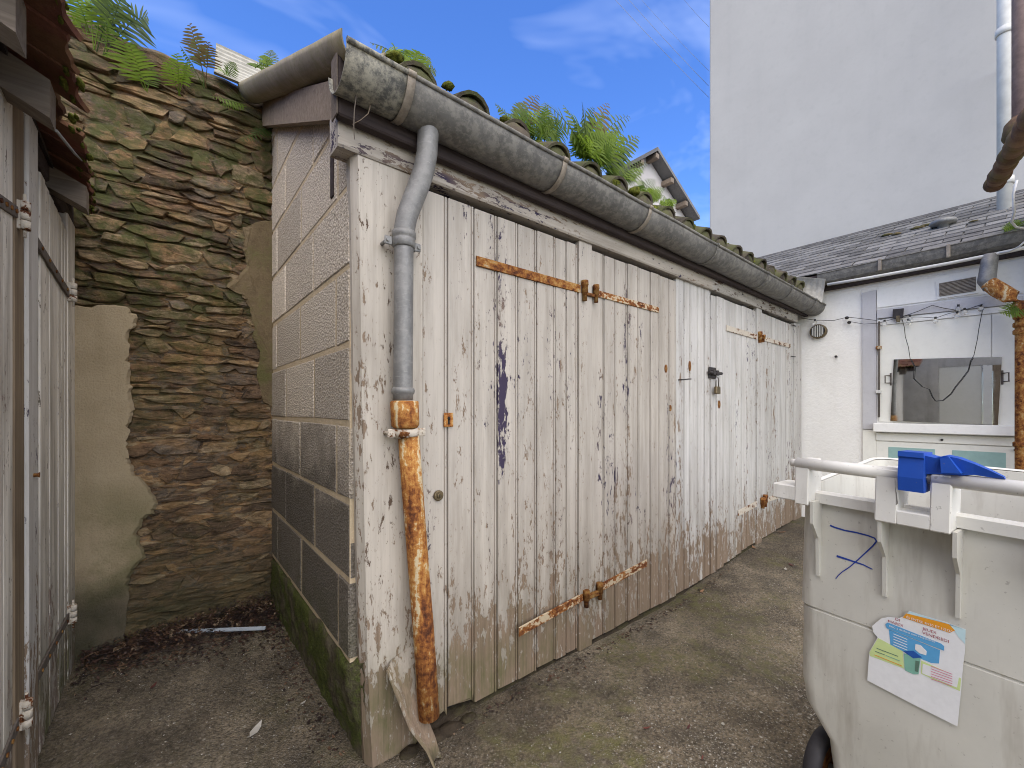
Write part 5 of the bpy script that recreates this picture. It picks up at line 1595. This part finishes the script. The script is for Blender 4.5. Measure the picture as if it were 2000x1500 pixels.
# brackets carrying the bar
ua, ub = uv(1556, 930)[0], uv(1583, 930)[0]
mb = bbx(ua, ub, NB - 0.02, 0.012, vv(1570, 985), 0.012); mb.build('bracket', M['bin_rim'], bin_)
mb = bbx(uv(1512, 950)[0], ua + 0.002, NB - 0.035, 0.010, vv(1535, 974), vv(1540, 946)); mb.build('corner_flange', M['bin_rim'], bin_)
ua, ub, uc, ud = uv(1712, 960)[0], uv(1757, 960)[0], uv(1819, 970)[0], uv(1862, 970)[0]
vbt, vmd = vv(1790, 1030), vv(1785, 1000)
mb = bbx(ua, ub, NB - 0.02, 0.014, vbt, 0.012)
mb.v += bbx(uc, ud, NB - 0.02, 0.014, vbt, 0.012).v
mb.f += [[i + 32 for i in f] for f in mb.f]; mb.sm += mb.sm
m2 = bbx(ub - 0.003, uc + 0.003, NB - 0.02, 0.0135, vbt + 0.0005, vmd)
k0 = len(mb.v); mb.v += m2.v; mb.f += [[i + k0 for i in f] for f in m2.f]; mb.sm += m2.sm
mb.build('bracket', M['bin_rim'], bin_)
ue, uf = 0.585, 0.62
mb = bbx(ue, uf, NB - 0.02, 0.012, -0.10, 0.012); mb.build('bracket', M['bin_rim'], bin_)
# ribs below the brackets
for (px, y0, y1) in ((1584, 985, 1120), (1716, 1018, 1160), (1862, 1044, 1203), (2080, 1080, 1260)):
    u = uv(px, y0)[0]; va = vv(px, y0 - 6); vb_ = vv(px + 6, y1, NB)
    mb = MB()
    pr = [(0.009, va), (0.004, va - (va - vb_) * 0.28), (NB + 0.022, va - (va - vb_) * 0.5), (NB + 0.012, vb_), (NB - 0.004, vb_ - 0.004), (NB - 0.004, va)]
    mb.prism([B(u, n, v) for (n, v) in pr], BU * 0.0075); mb.build('rib', M['bin'], bin_)
# blue latch with springs
u0, u1 = uv(1762, 930)[0], uv(1812, 930)[0]
blu = MB()
prof = [(0.030, -0.034), (0.036, 0.0), (0.034, 0.046), (0.040, 0.050), (0.040, 0.062), (-0.035, 0.060), (-0.030, 0.0), (-0.024, -0.034)]
blu.prism([B(u0, n, v) for (n, v) in prof], BU * (u1 - u0))
latch = blu.build('latch', M['bin_blue'], bin_, label='blue plastic latch clipped on the handle bar')
blade_px_top = [(1812, 888), (1832, 893), (1850, 889), (1875, 894), (1905, 905), (1935, 918), (1962, 931)]
blade_px_bot = [(1812, 925), (1832, 925), (1850, 926), (1876, 928), (1905, 927), (1935, 932), (1964, 936)]
tp = [on_plane(x, y, P1 + BN * 0.0, BN) for (x, y) in blade_px_top]; bt = [on_plane(x, y, P1 + BN * 0.0, BN) for (x, y) in blade_px_bot]
mb = MB(); rows = []
for k in range(len(tp)):
    w = 0.030 * (1 - k / 8.5)
    rows.append([bt[k] + BN * w * 0.5, tp[k] + BN * w, tp[k] - BN * w, bt[k] - BN * w * 0.5])
mb.grid(rows, False, True); e = len(mb.v); mb.f += [[0, 1, 2, 3], [e - 4, e - 3, e - 2, e - 1]]; mb.sm += [False, False]
mb.build('blade', M['bin_blue'], latch)
p_ = [(1860, 891), (1878, 897), (1876, 929), (1858, 926)]
mb = MB(); mb.prism([on_plane(x, y, P1 + BN * 0.03, BN) for (x, y) in ((1836, 896), (1853, 893), (1877, 925), (1838, 924))], BN * -0.02); mb.build('latch_web', M['bin_blue'], latch)
for us in (u0 - 0.010, u1 + 0.001):
    mb = MB(); mb.tube([B(us + 0.009 * t / 40, 0.0135 * math.cos(t * 0.9), 0.0135 * math.sin(t * 0.9)) for t in range(41)], 0.0012, 5, False)
    if us < u0: mb.tube([B(us, 0.0135, 0.0), B(us + 0.001, 0.013, -0.03), B(us + 0.006, 0.014, -0.070), B(us, 0.012, -0.078)], 0.0012, 5)
    mb.build('spring', M['steel'], latch)
# wheels
def wheel(uc, name='wheel'):
    c_ = B(uc, NB - 0.085, 0); gzv = ground_z(c_.x, c_.y)
    c_.z = gzv + 0.100
    mb = MB(); prof = [(-0.020, 0.062), (-0.022, 0.085), (-0.016, 0.097), (0, 0.100), (0.016, 0.097), (0.022, 0.085), (0.020, 0.062)]
    rows = []
    for (a, r) in prof:
        rows.append([c_ + BU * a + BN * (r * math.cos(t * math.pi / 16)) + BV * (r * math.sin(t * math.pi / 16)) for t in range(32)])
    mb.grid(rows, True, True); ty = mb
    w = part_empty(name, bin_, c_)
    mb.build('tyre', M['rubber'], w)
    mb = MB(); mb.tube([c_ - BU * 0.018, c_ - BU * 0.014, c_ + BU * 0.014, c_ + BU * 0.018], [0.055, 0.064, 0.064, 0.055], 20); mb.build('rim', M['rust_dark'], w)
    return c_
w1 = wheel(uv(1578, 1470, NB - 0.05)[0] + 0.004); w2 = wheel(UR - 0.03)
mb = MB(); mb.tube([w1, w2], 0.010, 8); mb.build('axle', M['steel'], bin_)
# handwritten 7
def stroke(pts, w0, w1_, n, name, mat, parent):
    P = []
    for i in range(len(pts) - 1):
        for k in range(4):
            t = k / 4; P.append((pts[i][0] + (pts[i + 1][0] - pts[i][0]) * t, pts[i][1] + (pts[i + 1][1] - pts[i][1]) * t))
    P.append(pts[-1])
    W = [Vector((*uv(x, y, n), 0)) for (x, y) in P]
    rows = []
    for i, p in enumerate(W):
        t = (W[min(i + 1, len(W) - 1)] - W[max(i - 1, 0)]).normalized(); s_ = Vector((-t.y, t.x, 0))
        w = w0 + (w1_ - w0) * i / (len(W) - 1)
        a, b = p + s_ * w, p - s_ * w
        rows.append([B(a.x, n, a.y), B(b.x, n, b.y)])
    mb = MB(); mb.grid(rows, False); return mb.build(name, mat, parent)
stroke([(1621, 1026), (1630, 1030), (1650, 1036), (1672, 1040), (1695, 1046), (1708, 1051), (1712, 1057), (1705, 1066), (1690, 1080), (1675, 1094), (1660, 1107), (1645, 1117), (1637, 1124), (1632, 1131)], 0.0025, 0.0009, NB + 0.0012, 'marker_stroke', M['ink'], body)
stroke([(1634, 1086), (1650, 1091), (1668, 1097), (1686, 1103), (1704, 1112)], 0.0030, 0.0014, NB + 0.0016, 'marker_stroke', M['ink'], body)
# torn sticker
def spoly(pxs, n, name, mat, parent):
    mb = MB(); pts = []
    for (x, y) in pxs:
        a, b = uv(x, y, n); pts.append(B(a, n, b))
    mb.prism(pts, BN * -0.0003); return mb.build(name, mat, parent)
S0 = NB + 0.0062
stk = spoly([(1703, 1223), (1711, 1216), (1721, 1208), (1735, 1205), (1757, 1207), (1766, 1203), (1776, 1193), (1800, 1201), (1845, 1214), (1886, 1229), (1885, 1270), (1881, 1300), (1877, 1350), (1870, 1419), (1780, 1374), (1694, 1329), (1696, 1298), (1698, 1273), (1714, 1245), (1706, 1235)], S0, 'sticker', M['st_white'], body)
stk['label'] = 'torn white collection-day sticker with blue, green and orange print'
S = lambda k: S0 + 0.0005 * k
spoly([(1777, 1194), (1886, 1230), (1885, 1258), (1872, 1244), (1864, 1231), (1853, 1218), (1771, 1198)], S(1), 'print', M['st_sky'], stk)
spoly([(1763, 1206), (1770, 1198), (1853, 1219), (1865, 1231.5), (1855, 1236)], S(2), 'print', M['st_orange'], stk)
spoly([(1698, 1274), (1715, 1246), (1763, 1272), (1766, 1306), (1699, 1281)], S(1), 'print', M['st_lime'], stk)
spoly([(1799, 1290), (1877, 1325), (1875, 1350), (1799, 1316)], S(1), 'print', M['st_lime'], stk)
spoly([(1802, 1296), (1873, 1322), (1869, 1343), (1801, 1315)], S(2), 'print', M['st_white'], stk)
spoly([(1765, 1276), (1798, 1286), (1794, 1317), (1784, 1317), (1767, 1309)], S(2), 'print', M['st_green'], stk)
spoly([(1736, 1229), (1836, 1270), (1834, 1296), (1819, 1295), (1767, 1274), (1739, 1259)], S(1), 'print', M['st_blue'], stk)
spoly([(1729, 1219), (1734, 1216), (1838, 1257), (1844, 1262), (1844, 1271), (1732, 1227)], S(3), 'print', M['st_blue'], stk)
spoly([(1764, 1272), (1784, 1271), (1801, 1284), (1784, 1286)], S(3), 'print', M['st_navy'], stk)
spoly([(1788, 1258), (1798, 1260), (1810, 1272), (1809, 1280), (1796, 1276), (1787, 1268)], S(2), 'print', M['st_white'], stk)
spoly([(1788, 1274 + 16), (1796, 1274 + 18), (1793, 1313), (1787, 1311)], S(3), 'print', M['st_dark'], stk)
for (x0, y0, x1, y1, m_) in ((1712, 1266, 1754, 1282, 'st_dark'), (1709, 1272, 1728, 1279, 'st_dark'), (1730, 1280, 1758, 1291, 'st_green'), (1708, 1279, 1762, 1301, 'st_orange')):
    stroke([(x0, y0), (x1, y1)], 0.0009, 0.0009, S(3), 'print', M[m_], stk)
for k in range(5):
    stroke([(1745, 1238 + 5.2 * k), (1772, 1249 + 5.2 * k)], 0.0009, 0.0009, S(3), 'print', M['st_text'], stk)
for k in range(6):
    stroke([(1818, 1301 + 5.0 * k), (1860, 1317 + 4.6 * k)], 0.0008, 0.0008, S(4), 'print', M['st_pink'], stk)
def text(body_, px, py, h, n, mat, parent, xs=1.0):
    cu = bpy.data.curves.new('t', 'FONT'); cu.body = body_; cu.resolution_u = 2
    ob = bpy.data.objects.new('t', cu); col.objects.link(ob)
    bpy.context.view_layer.update()
    me0 = bpy.data.meshes.new_from_object(ob.evaluated_get(bpy.context.evaluated_depsgraph_get()))
    bpy.data.objects.remove(ob); bpy.data.curves.remove(cu)
    a, b = uv(px, py, n)
    mb = MB(); mb.add([B(a + v.co.x * h * 1.4 * xs, n, b + v.co.y * h * 1.4) for v in me0.vertices], [list(p.vertices) for p in me0.polygons])
    bpy.data.meshes.remove(me0)
    return mb.build('lettering', mat, parent)
H7 = 0.0072
text('DI', 1748, 1211, H7, S(4), M['st_red'], stk)
text('MARDI', 1734, 1215, H7, S(4), M['st_red'], stk)
text('JEUDI', 1802, 1230, H7, S(4), M['st_red'], stk)
text('VENDREDI', 1801, 1238, H7, S(4), M['st_red'], stk)
text('ÉS ENTRE 4H30 ET 12H30', 1770, 1207, 0.0058, S(5), M['st_white'], stk, 0.92)
text('BAC à déchets non recyclables', 1736, 1224, 0.0052, S(5), M['st_white'], stk, 0.95)
# ------------------------------------------------------------------ ferns
fr = random.Random(31)
def frond(base, tip, mat, parent, width=0.07, bare=0.22, arch=0.12, pairs=13, face=None):
    base, tip = Vector(base), Vector(tip)
    d = tip - base
    L = d.length
    pairs = max(7, int(pairs * 0.78)); width *= 1.5
    ctrl = base.lerp(tip, 0.55) + Vector((0, 0, L * arch)) + Vector((fr.uniform(-1, 1), fr.uniform(-1, 1), 0)) * L * 0.04
    C = lambda t: base * (1 - t) ** 2 + ctrl * 2 * t * (1 - t) + tip * t * t
    T = lambda t: ((ctrl - base) * (1 - t) + (tip - ctrl) * t).normalized()
    face = (face or Vector((fr.uniform(-0.5, 0.2), -1, fr.uniform(0.0, 0.9)))).normalized()
    mb = MB()
    mb.tube([C(t / 8) for t in range(9)], [0.0022 * (1 - 0.75 * t / 8) for t in range(9)], 4, False)
    blade = L * (1 - bare)
    step = (1 - bare) / pairs
    for k in range(pairs):
        t = bare + step * (k + 0.3)
        f = (k + 0.5) / pairs
        w = width * min(1.0, 0.62 + 1.3 * f) * (1 - f) ** 0.62 * 1.25
        for sd in (-1, 1):
            tt = min(0.995, t + (step * 0.45 if sd > 0 else 0))
            p = C(tt); tg = T(tt)
            side = tg.cross(face).normalized() * sd
            dirv = (side * 0.93 + tg * 0.38 + Vector((fr.uniform(-.1, .1), fr.uniform(-.1, .1), fr.uniform(-.22, .05)))).normalized()
            wl_ = w * fr.uniform(0.85, 1.1)
            hw = max(0.0026, min(step * L * 0.34, wl_ * 0.13))
            up_ = dirv.cross(side.cross(tg)).normalized()
            cv = (face * -0.10 + Vector((0, 0, -0.10))) * wl_
            a, b = p - tg * hw * 0.8, p + tg * hw * 0.8
            m0 = p + dirv * wl_ * 0.45 + cv * 0.25
            vs = [a, b, m0 + tg * hw, m0 - tg * hw, p + dirv * wl_ * 0.8 + cv * 0.7 + tg * hw * 0.6, p + dirv * wl_ * 0.8 + cv * 0.7 - tg * hw * 0.6, p + dirv * wl_ + cv]
            mb.add(vs, [(0, 1, 2, 3), (3, 2, 4, 5), (5, 4, 6)])
    return mb.build('frond', mat, parent, fix=False)
def fern(base_px, Y, tips, label, group, root_z=None, mats='fern', w=0.07, bare=0.22, arch=0.10, dy=(-0.14, 0.0), pairs=13):
    b0 = at(*base_px, 1, Y)
    t = thing('fern', label, 'fern', b0, group)
    for tp_ in tips:
        x, y = tp_[0], tp_[1]
        m_ = tp_[2] if len(tp_) > 2 else mats
        ww = tp_[3] if len(tp_) > 3 else w
        tip = at(x, y, 1, Y + fr.uniform(*dy))
        frond(b0 + Vector((fr.uniform(-.01, .01), fr.uniform(-.01, .01), 0)), tip, M[m_], t, ww, bare, arch, pairs)
        if group == RF:
            b1 = b0 + Vector((fr.uniform(-.05, .05), fr.uniform(-.02, .05), 0))
            for _k in range(2): frond(b1, b1.lerp(tip, fr.uniform(0.35, 0.68)) + Vector((fr.uniform(-.06, .06), fr.uniform(-.06, .06), 0)), M['fern'], t, ww * 0.9, bare * 0.6, arch, pairs)
    return t
WF = 'ferns on top of the stone wall'
RF = 'ferns on the shed roof'
yw = WY - 0.03
fern((207, 112), yw, [(288, 32, 'fern_dark', 0.10), (214, 38, 'fern', 0.055), (240, -8, 'fern_dark', 0.08), (196, 52, 'fern', 0.05)], 'fern with one long dark frond arching out over the stone wall top', WF, bare=0.3, arch=0.28)
fern((186, 99), yw, [(176, -14, 'fern', 0.075), (224, 6, 'fern_dark', 0.075), (206, -6, 'fern', 0.07)], 'tall thin-stemmed fern between the tile eave and the long-fronded fern', WF, bare=0.35, arch=0.1)
fern((171, 67), yw, [(148, -4, 'fern', 0.07), (142, 30, 'fern', 0.045), (160, 12, 'fern', 0.05)], 'fern half hidden by the red tile eave', WF, bare=0.25)
fern((289, 180), yw, [(236, 70, 'fern', 0.085), (252, 82, 'fern', 0.06), (296, 128, 'fern', 0.035)], 'bright green single broad frond of fern on the stone wall', WF, bare=0.22, arch=-0.05, pairs=15)
fern((350, 186), yw, [(322, 122, 'fern', 0.05), (345, 104, 'fern', 0.055), (368, 122, 'fern', 0.05)], 'short upright bright green fern on the stone wall', WF, bare=0.3, arch=0.02)
fern((399, 172), yw, [(370, 46, 'fern_dry', 0.05), (407, 82, 'fern_dry', 0.045), (384, 70, 'fern_dark', 0.045), (352, 90, 'fern_dark', 0.04)], 'dry brownish fern with wiry stems on the stone wall', WF, bare=0.38, arch=0.06)
fern((482, 208), yw - 0.02, [(411, 188, 'fern', 0.035), (430, 205, 'fern', 0.02)], 'small fern lying sideways by the bargeboard', WF, bare=0.1, arch=0.02, pairs=14)
fern((530, 250), yw - 0.01, [(470, 274, 'fern_dark', 0.035), (492, 262, 'fern_dark', 0.03)], 'dark drooping fern under the bargeboard end', WF, bare=0.1, arch=0.02)
fern((440, 150), yw + 0.05, [(425, 128, 'fern', 0.03), (446, 126, 'fern', 0.035), (458, 122, 'fern_dark', 0.03)], 'tiny fern tuft against the pale ribbed sheet', WF, bare=0.15)
fern((524, 132), 2.35, [(530, 98, 'fern_dark', 0.035), (516, 108, 'fern', 0.03)], 'single small fern behind the dusty verge sheet', RF, bare=0.15, dy=(-0.03, 0.03))
yr = 1.47
fern((806, 140), yr, [(724, 84, 'fern_dark', 0.045), (762, 92, 'fern', 0.045), (838, 112, 'fern_dark', 0.04), (850, 136, 'fern_dark', 0.04), (815, 100, 'fern', 0.045), (792, 98, 'fern', 0.045)], 'fern peeping over the lichened end of the gutter', RF, bare=0.12, arch=0.18, dy=(-0.06, 0.08))
fern((1012, 258), yr, [(967, 203, 'fern_dark', 0.035), (1022, 200, 'fern_dark', 0.05), (1050, 186, 'fern_dry', 0.05), (1036, 222, 'fern', 0.06), (1008, 226, 'fern', 0.06)], 'fern beside the first moss hump left of the large clump', RF, bare=0.12, arch=0.14, dy=(-0.06, 0.08))
fern((1066, 272), yr, [(1064, 201, 'fern_dark', 0.05), (1048, 226, 'fern', 0.06), (1072, 224, 'fern', 0.06), (1092, 234, 'fern', 0.05), (1036, 248, 'fern', 0.05), (1090, 255, 'fern_dark', 0.03)], 'fern with spreading green fronds between two moss humps', RF, bare=0.1, arch=0.16, dy=(-0.08, 0.08))
fern((1150, 306), yr, [(1100, 205, 'fern_dark', 0.06), (1116, 222, 'fern', 0.07), (1210, 246, 'fern_dark', 0.06), (1064, 202, 'fern_dark', 0.055), (1137, 200, 'fern_dark', 0.05), (1160, 210, 'fern_dark', 0.055), (1187, 201, 'fern_dry', 0.055), (1230, 227, 'fern_dark', 0.06), (1122, 226, 'fern', 0.065), (1150, 236, 'fern', 0.07), (1180, 240, 'fern', 0.07), (1172, 262, 'fern', 0.06), (1200, 262, 'fern', 0.065), (1120, 262, 'fern', 0.06)], 'largest fern clump on the shed roof, fronds fanning high', RF, bare=0.12, arch=0.16, dy=(-0.14, 0.10), pairs=15)
fern((1176, 326), yr, [(1246, 266, 'fern_dark', 0.065), (1215, 262, 'fern', 0.065), (1218, 305, 'fern_dark', 0.05), (1196, 286, 'fern', 0.06), (1165, 290, 'fern', 0.06), (1222, 286, 'fern', 0.06), (1150, 300, 'fern', 0.05)], 'fern arching right from the side of the largest clump', RF, bare=0.12, arch=0.16, dy=(-0.12, 0.08), pairs=14)
fern((1206, 352), yr, [(1263, 318, 'fern_dark', 0.05), (1222, 326, 'fern_dark', 0.045), (1236, 344, 'fern', 0.05), (1196, 330, 'fern', 0.05), (1215, 340, 'fern', 0.045)], 'fern in front of the pale far gable', RF, bare=0.1, arch=0.14, dy=(-0.08, 0.06))
fern((1254, 384), yr, [(1281, 351, 'fern_dark', 0.04), (1297, 368, 'fern_dark', 0.04), (1256, 354, 'fern', 0.045), (1272, 368, 'fern', 0.045), (1290, 382, 'fern', 0.04)], 'low bright fern at the foot of the far gable', RF, bare=0.1, arch=0.12, dy=(-0.06, 0.05))
fern((1296, 404), yr, [(1303, 388, 'fern', 0.03), (1290, 392, 'fern', 0.03), (1312, 398, 'fern', 0.03)], 'smallest roof fern, beside a yellow moss cushion', RF, bare=0.1, dy=(-0.03, 0.03))
b_ = at(1995, 597, 0, 4.62)
t_ = thing('fern', 'small fern sprouting beside the rusty annex downpipe', 'fern', b_)
for (x, y) in ((1957, 613), (1966, 602), (1975, 618)): frond(b_, at(x, y, 0, 4.60), M['fern'], t_, 0.05, 0.1, 0.05, 9, Vector((-1, 0, 0.3)))
b_ = on_plane(1988, 448, E0, nrm)
t_ = thing('fern', 'low green tuft growing on the slates by the white pipe', 'fern', b_)
for (x, y) in ((1955, 446), (1965, 438), (1975, 432), (1985, 436), (1970, 452)): frond(b_, on_plane(x, y, E0 + nrm * 0.05, nrm), M['fern'], t_, 0.05, 0.1, 0.1, 8, Vector((-1, 0, 0.5)))
# two dead twigs hanging from the gutter end
tw = thing('hanging_twig', 'thin dead twigs dangling from the gutter end over the beam', 'twig', at(695, 190, 1, 1.29))
mb = MB(); mb.tube([at(696, 186, 1, 1.29), at(692, 215, 1, 1.29), at(691, 245, 1, 1.29), at(692, 272, 1, 1.29)], [0.002, 0.0018, 0.0015, 0.0012], 5); mb.build('stem', M['wood_grey'], tw)
mb = MB(); mb.tube([at(724, 204, 1, 1.30), at(719, 222, 1, 1.31), at(705, 234, 1, 1.32), at(688, 243, 1, 1.33)], [0.0018, 0.0016, 0.0012, 0.001], 5); mb.build('stem', M['wood_barge'], tw)

# ------------------------------------------------------------------ litter on the ground
lr = random.Random(77)
mb = MB()
def leaf_into(mb, c, L, w, yaw, tilt, curl):
    ca, sa = math.cos(yaw), math.sin(yaw)
    pts = []
    for (f, g) in ((0, 0), (0.3, 1), (0.65, 0.85), (1, 0)):
        for s_ in ((-1, 1) if 0 < f < 1 else (0,)):
            x, y, z = (f - 0.5) * L, s_ * g * w, curl * L * (f - 0.5) ** 2 * 2 + abs(s_) * g * w * 0.4 + (f - 0.5) * L * tilt
            pts.append(Vector((c.x + x * ca - y * sa, c.y + x * sa + y * ca, c.z + z)))
    mb.add(pts, [(0, 1, 2), (1, 3, 4, 2), (3, 5, 4)])
for _ in range(4600):
    t = lr.random()
    x = -0.31 + 0.80 * t ** 0.8
    d = abs(lr.gauss(0, 0.11 + 0.07 * t))
    y = 2.78 - d
    if y < 2.0: continue
    h = max(0, (0.055 + 0.05 * t) * (1 - d / 0.26)) * lr.uniform(0.2, 1.05)
    leaf_into(mb, Vector((x, y, ground_z(x, y) + 0.003 + h)), lr.uniform(0.006, 0.024), lr.uniform(0.002, 0.006), lr.uniform(0, 6.3), lr.uniform(-0.6, 0.6), lr.uniform(-0.3, 0.7))
for _ in range(420):                                       # crumbs along the foot of the block wall and the doors
    if lr.random() < 0.45:
        y = lr.uniform(1.5, 2.6); x = 0.47 - abs(lr.gauss(0, 0.05)) + 0.02 * (2.6 - y)
    else:
        x = lr.uniform(0.8, 3.2); y = 1.37 - abs(lr.gauss(0, 0.03))
    leaf_into(mb, Vector((x, y, ground_z(x, y) + 0.003)), lr.uniform(0.006, 0.022), lr.uniform(0.002, 0.006), lr.uniform(0, 6.3), lr.uniform(-0.3, 0.3), lr.uniform(-0.2, 0.5))
for _ in range(130):
    x = lr.uniform(-0.30, 0.45); y = 2.78 - abs(lr.gauss(0, 0.13)); z = ground_z(x, y) + lr.uniform(0.008, 0.06) * max(0.2, 1 - (2.78 - y) / 0.3)
    a = lr.gauss(0.2, 0.5); L = lr.uniform(0.05, 0.16)
    mb.tube([(x, y, z), (x + L * 0.5 * math.cos(a), y + L * 0.5 * math.sin(a), z + lr.uniform(-0.004, 0.01)), (x + L * math.cos(a), y + L * math.sin(a) * 0.8, z + lr.uniform(-0.005, 0.01))], [0.002, 0.0018, 0.001], 4, False)
o = mb.build('leaf_litter', M['litter'], fix=False)
tag(o, 'dark drift of dead leaves and twigs at the foot of the stone wall', 'leaf litter', kind='stuff')
# loose grit on the concrete
mb = MB()
for _ in range(7000):
    x = lr.uniform(-0.3, 3.2); y = lr.uniform(0.1, 1.36) if x > 0.45 else lr.uniform(0.3, 2.7)
    if x > 1.35 and y < 0.5: continue
    r = lr.uniform(0.0010, 0.0028) * (1.8 if lr.random() < 0.05 else 1)
    c = Vector((x, y, ground_z(x, y) + r * 0.35))
    mb.add([c + Vector((r * lr.uniform(.7, 1.3), 0, 0)), c + Vector((0, r * lr.uniform(.7, 1.3), 0)), c + Vector((-r, 0, 0)), c + Vector((0, -r, 0)), c + Vector((0, 0, r * lr.uniform(.5, 1)))], [(0, 1, 4), (1, 2, 4), (2, 3, 4), (3, 0, 4)])
def m_grit():
    s = NT('pale_grit')
    v = s.N('ShaderNodeTexVoronoi'); v.inputs['Scale'].default_value = 90
    s.L(s.geo.outputs['Position'], v.inputs['Vector'])
    sp2 = s.N('ShaderNodeSeparateColor'); s.L(v.outputs['Color'], sp2.inputs[0])
    return s.done(s.ramp(sp2.outputs[0], [(0, (0.10, 0.085, 0.07)), (0.5, (0.22, 0.2, 0.17)), (0.9, (0.42, 0.4, 0.36)), (1, (0.6, 0.58, 0.55))]), 0.7)
o = mb.build('loose_grit', m_grit(), fix=False)
tag(o, 'fine pale grit scattered over the concrete yard', 'grit', kind='stuff')

M['leaf_pale'] = m_leaf('pale_dead_leaf', (0.42, 0.40, 0.36), (0.55, 0.53, 0.50), 0.1)
M['leaf_tan'] = m_leaf('tan_dead_leaf', (0.22, 0.12, 0.07), (0.32, 0.19, 0.11), 0.1)
M['leaf_red'] = m_leaf('red_brown_leaf', (0.09, 0.03, 0.03), (0.15, 0.05, 0.04), 0.1)
def gpt(px, py):
    p = at(px, py, 2, -0.05)
    for _ in range(4): p = at(px, py, 2, ground_z(p.x, p.y) + 0.003)
    return p
for (px, py, L, w, yaw, mat, lab) in (
    (500, 1427, 0.085, 0.014, 0.95, 'leaf_pale', 'white papery leaf scrap on the concrete beside the mossy block wall foot'),
    (1371, 1155, 0.055, 0.009, 0.1, 'leaf_tan', 'curled tan leaf on the concrete below the rusty lower hinge'),
    (1534, 1112, 0.050, 0.009, 0.3, 'leaf_pale', 'pale leaf lying near the bin side'),
    (1545, 1104, 0.055, 0.010, 0.9, 'leaf_red', 'reddish leaf touching the pale leaf near the bin'),
    (1472, 1070, 0.075, 0.013, 0.6, 'leaf_tan', 'orange-tan leaf under the bolted plank door'),
    (1526, 1040, 0.090, 0.008, -0.6, 'leaf_tan', 'stick-like tan scrap under the end plank door'),
    (1412, 1414, 0.016, 0.006, 0.5, 'leaf_pale', 'small white paper scrap on the gritty concrete'),
    (1345, 1420, 0.034, 0.004, 0.2, 'leaf_red', 'thin dark red leaf pointing at the white paper scrap'),
    (1263, 1422, 0.034, 0.004, -0.5, 'leaf_red', 'dark red leaf lying alone in the middle of the concrete'),
    (1372, 1480, 0.026, 0.003, 0.3, 'leaf_red', 'short red-brown twig-like leaf near the bin wheel'),
    (1163, 1332, 0.010, 0.003, 0.2, 'leaf_pale', 'tiny white fleck of paint on the concrete by the doors'),
    (592, 1373, 0.028, 0.005, 0.4, 'leaf_pale', 'glossy white flake beside the mossy wall foot'),
    (300, 1340, 0.045, 0.006, 1.1, 'leaf_red', 'brown curled leaf in the middle of the passage')):
    p = gpt(px, py)
    mb = MB(); leaf_into(mb, p, L, w, yaw, 0.02, 0.25)
    v = mb.v; n0 = len(v); mb.add([q + Vector((0, 0, -0.0012)) for q in list(v)], [list(reversed(f)) for f in list(mb.f)])
    o = mb.build('fallen_leaf', M[mat], fix=False)
    tag(o, lab, 'leaf', 'leaves and scraps on the concrete')
a, b = gpt(345, 1243), gpt(518, 1237)
mb = MB(); dv = (b - a).normalized(); sd_ = dv.cross(Vector((0, 0, 1))) * 0.006
mb.hexa([a - sd_ + Vector((0, 0, 0.02)), a + sd_ + Vector((0, 0, 0.018)), b + sd_ + Vector((0, 0, 0.02)), b - sd_ + Vector((0, 0, 0.022)), a - sd_ + Vector((0, 0, 0.032)), a + sd_ + Vector((0, 0, 0.024)), b + sd_ + Vector((0, 0, 0.026)), b - sd_ + Vector((0, 0, 0.034))])
M['strip_blue'] = m_plain('pale_blue_plastic', (0.33, 0.37, 0.42), 0.4, 0.2, 20)
o = mb.build('plastic_strip', M['strip_blue'])
tag(o, 'pale blue-grey plastic strip lying on the dead leaves by the stone wall', 'strip')
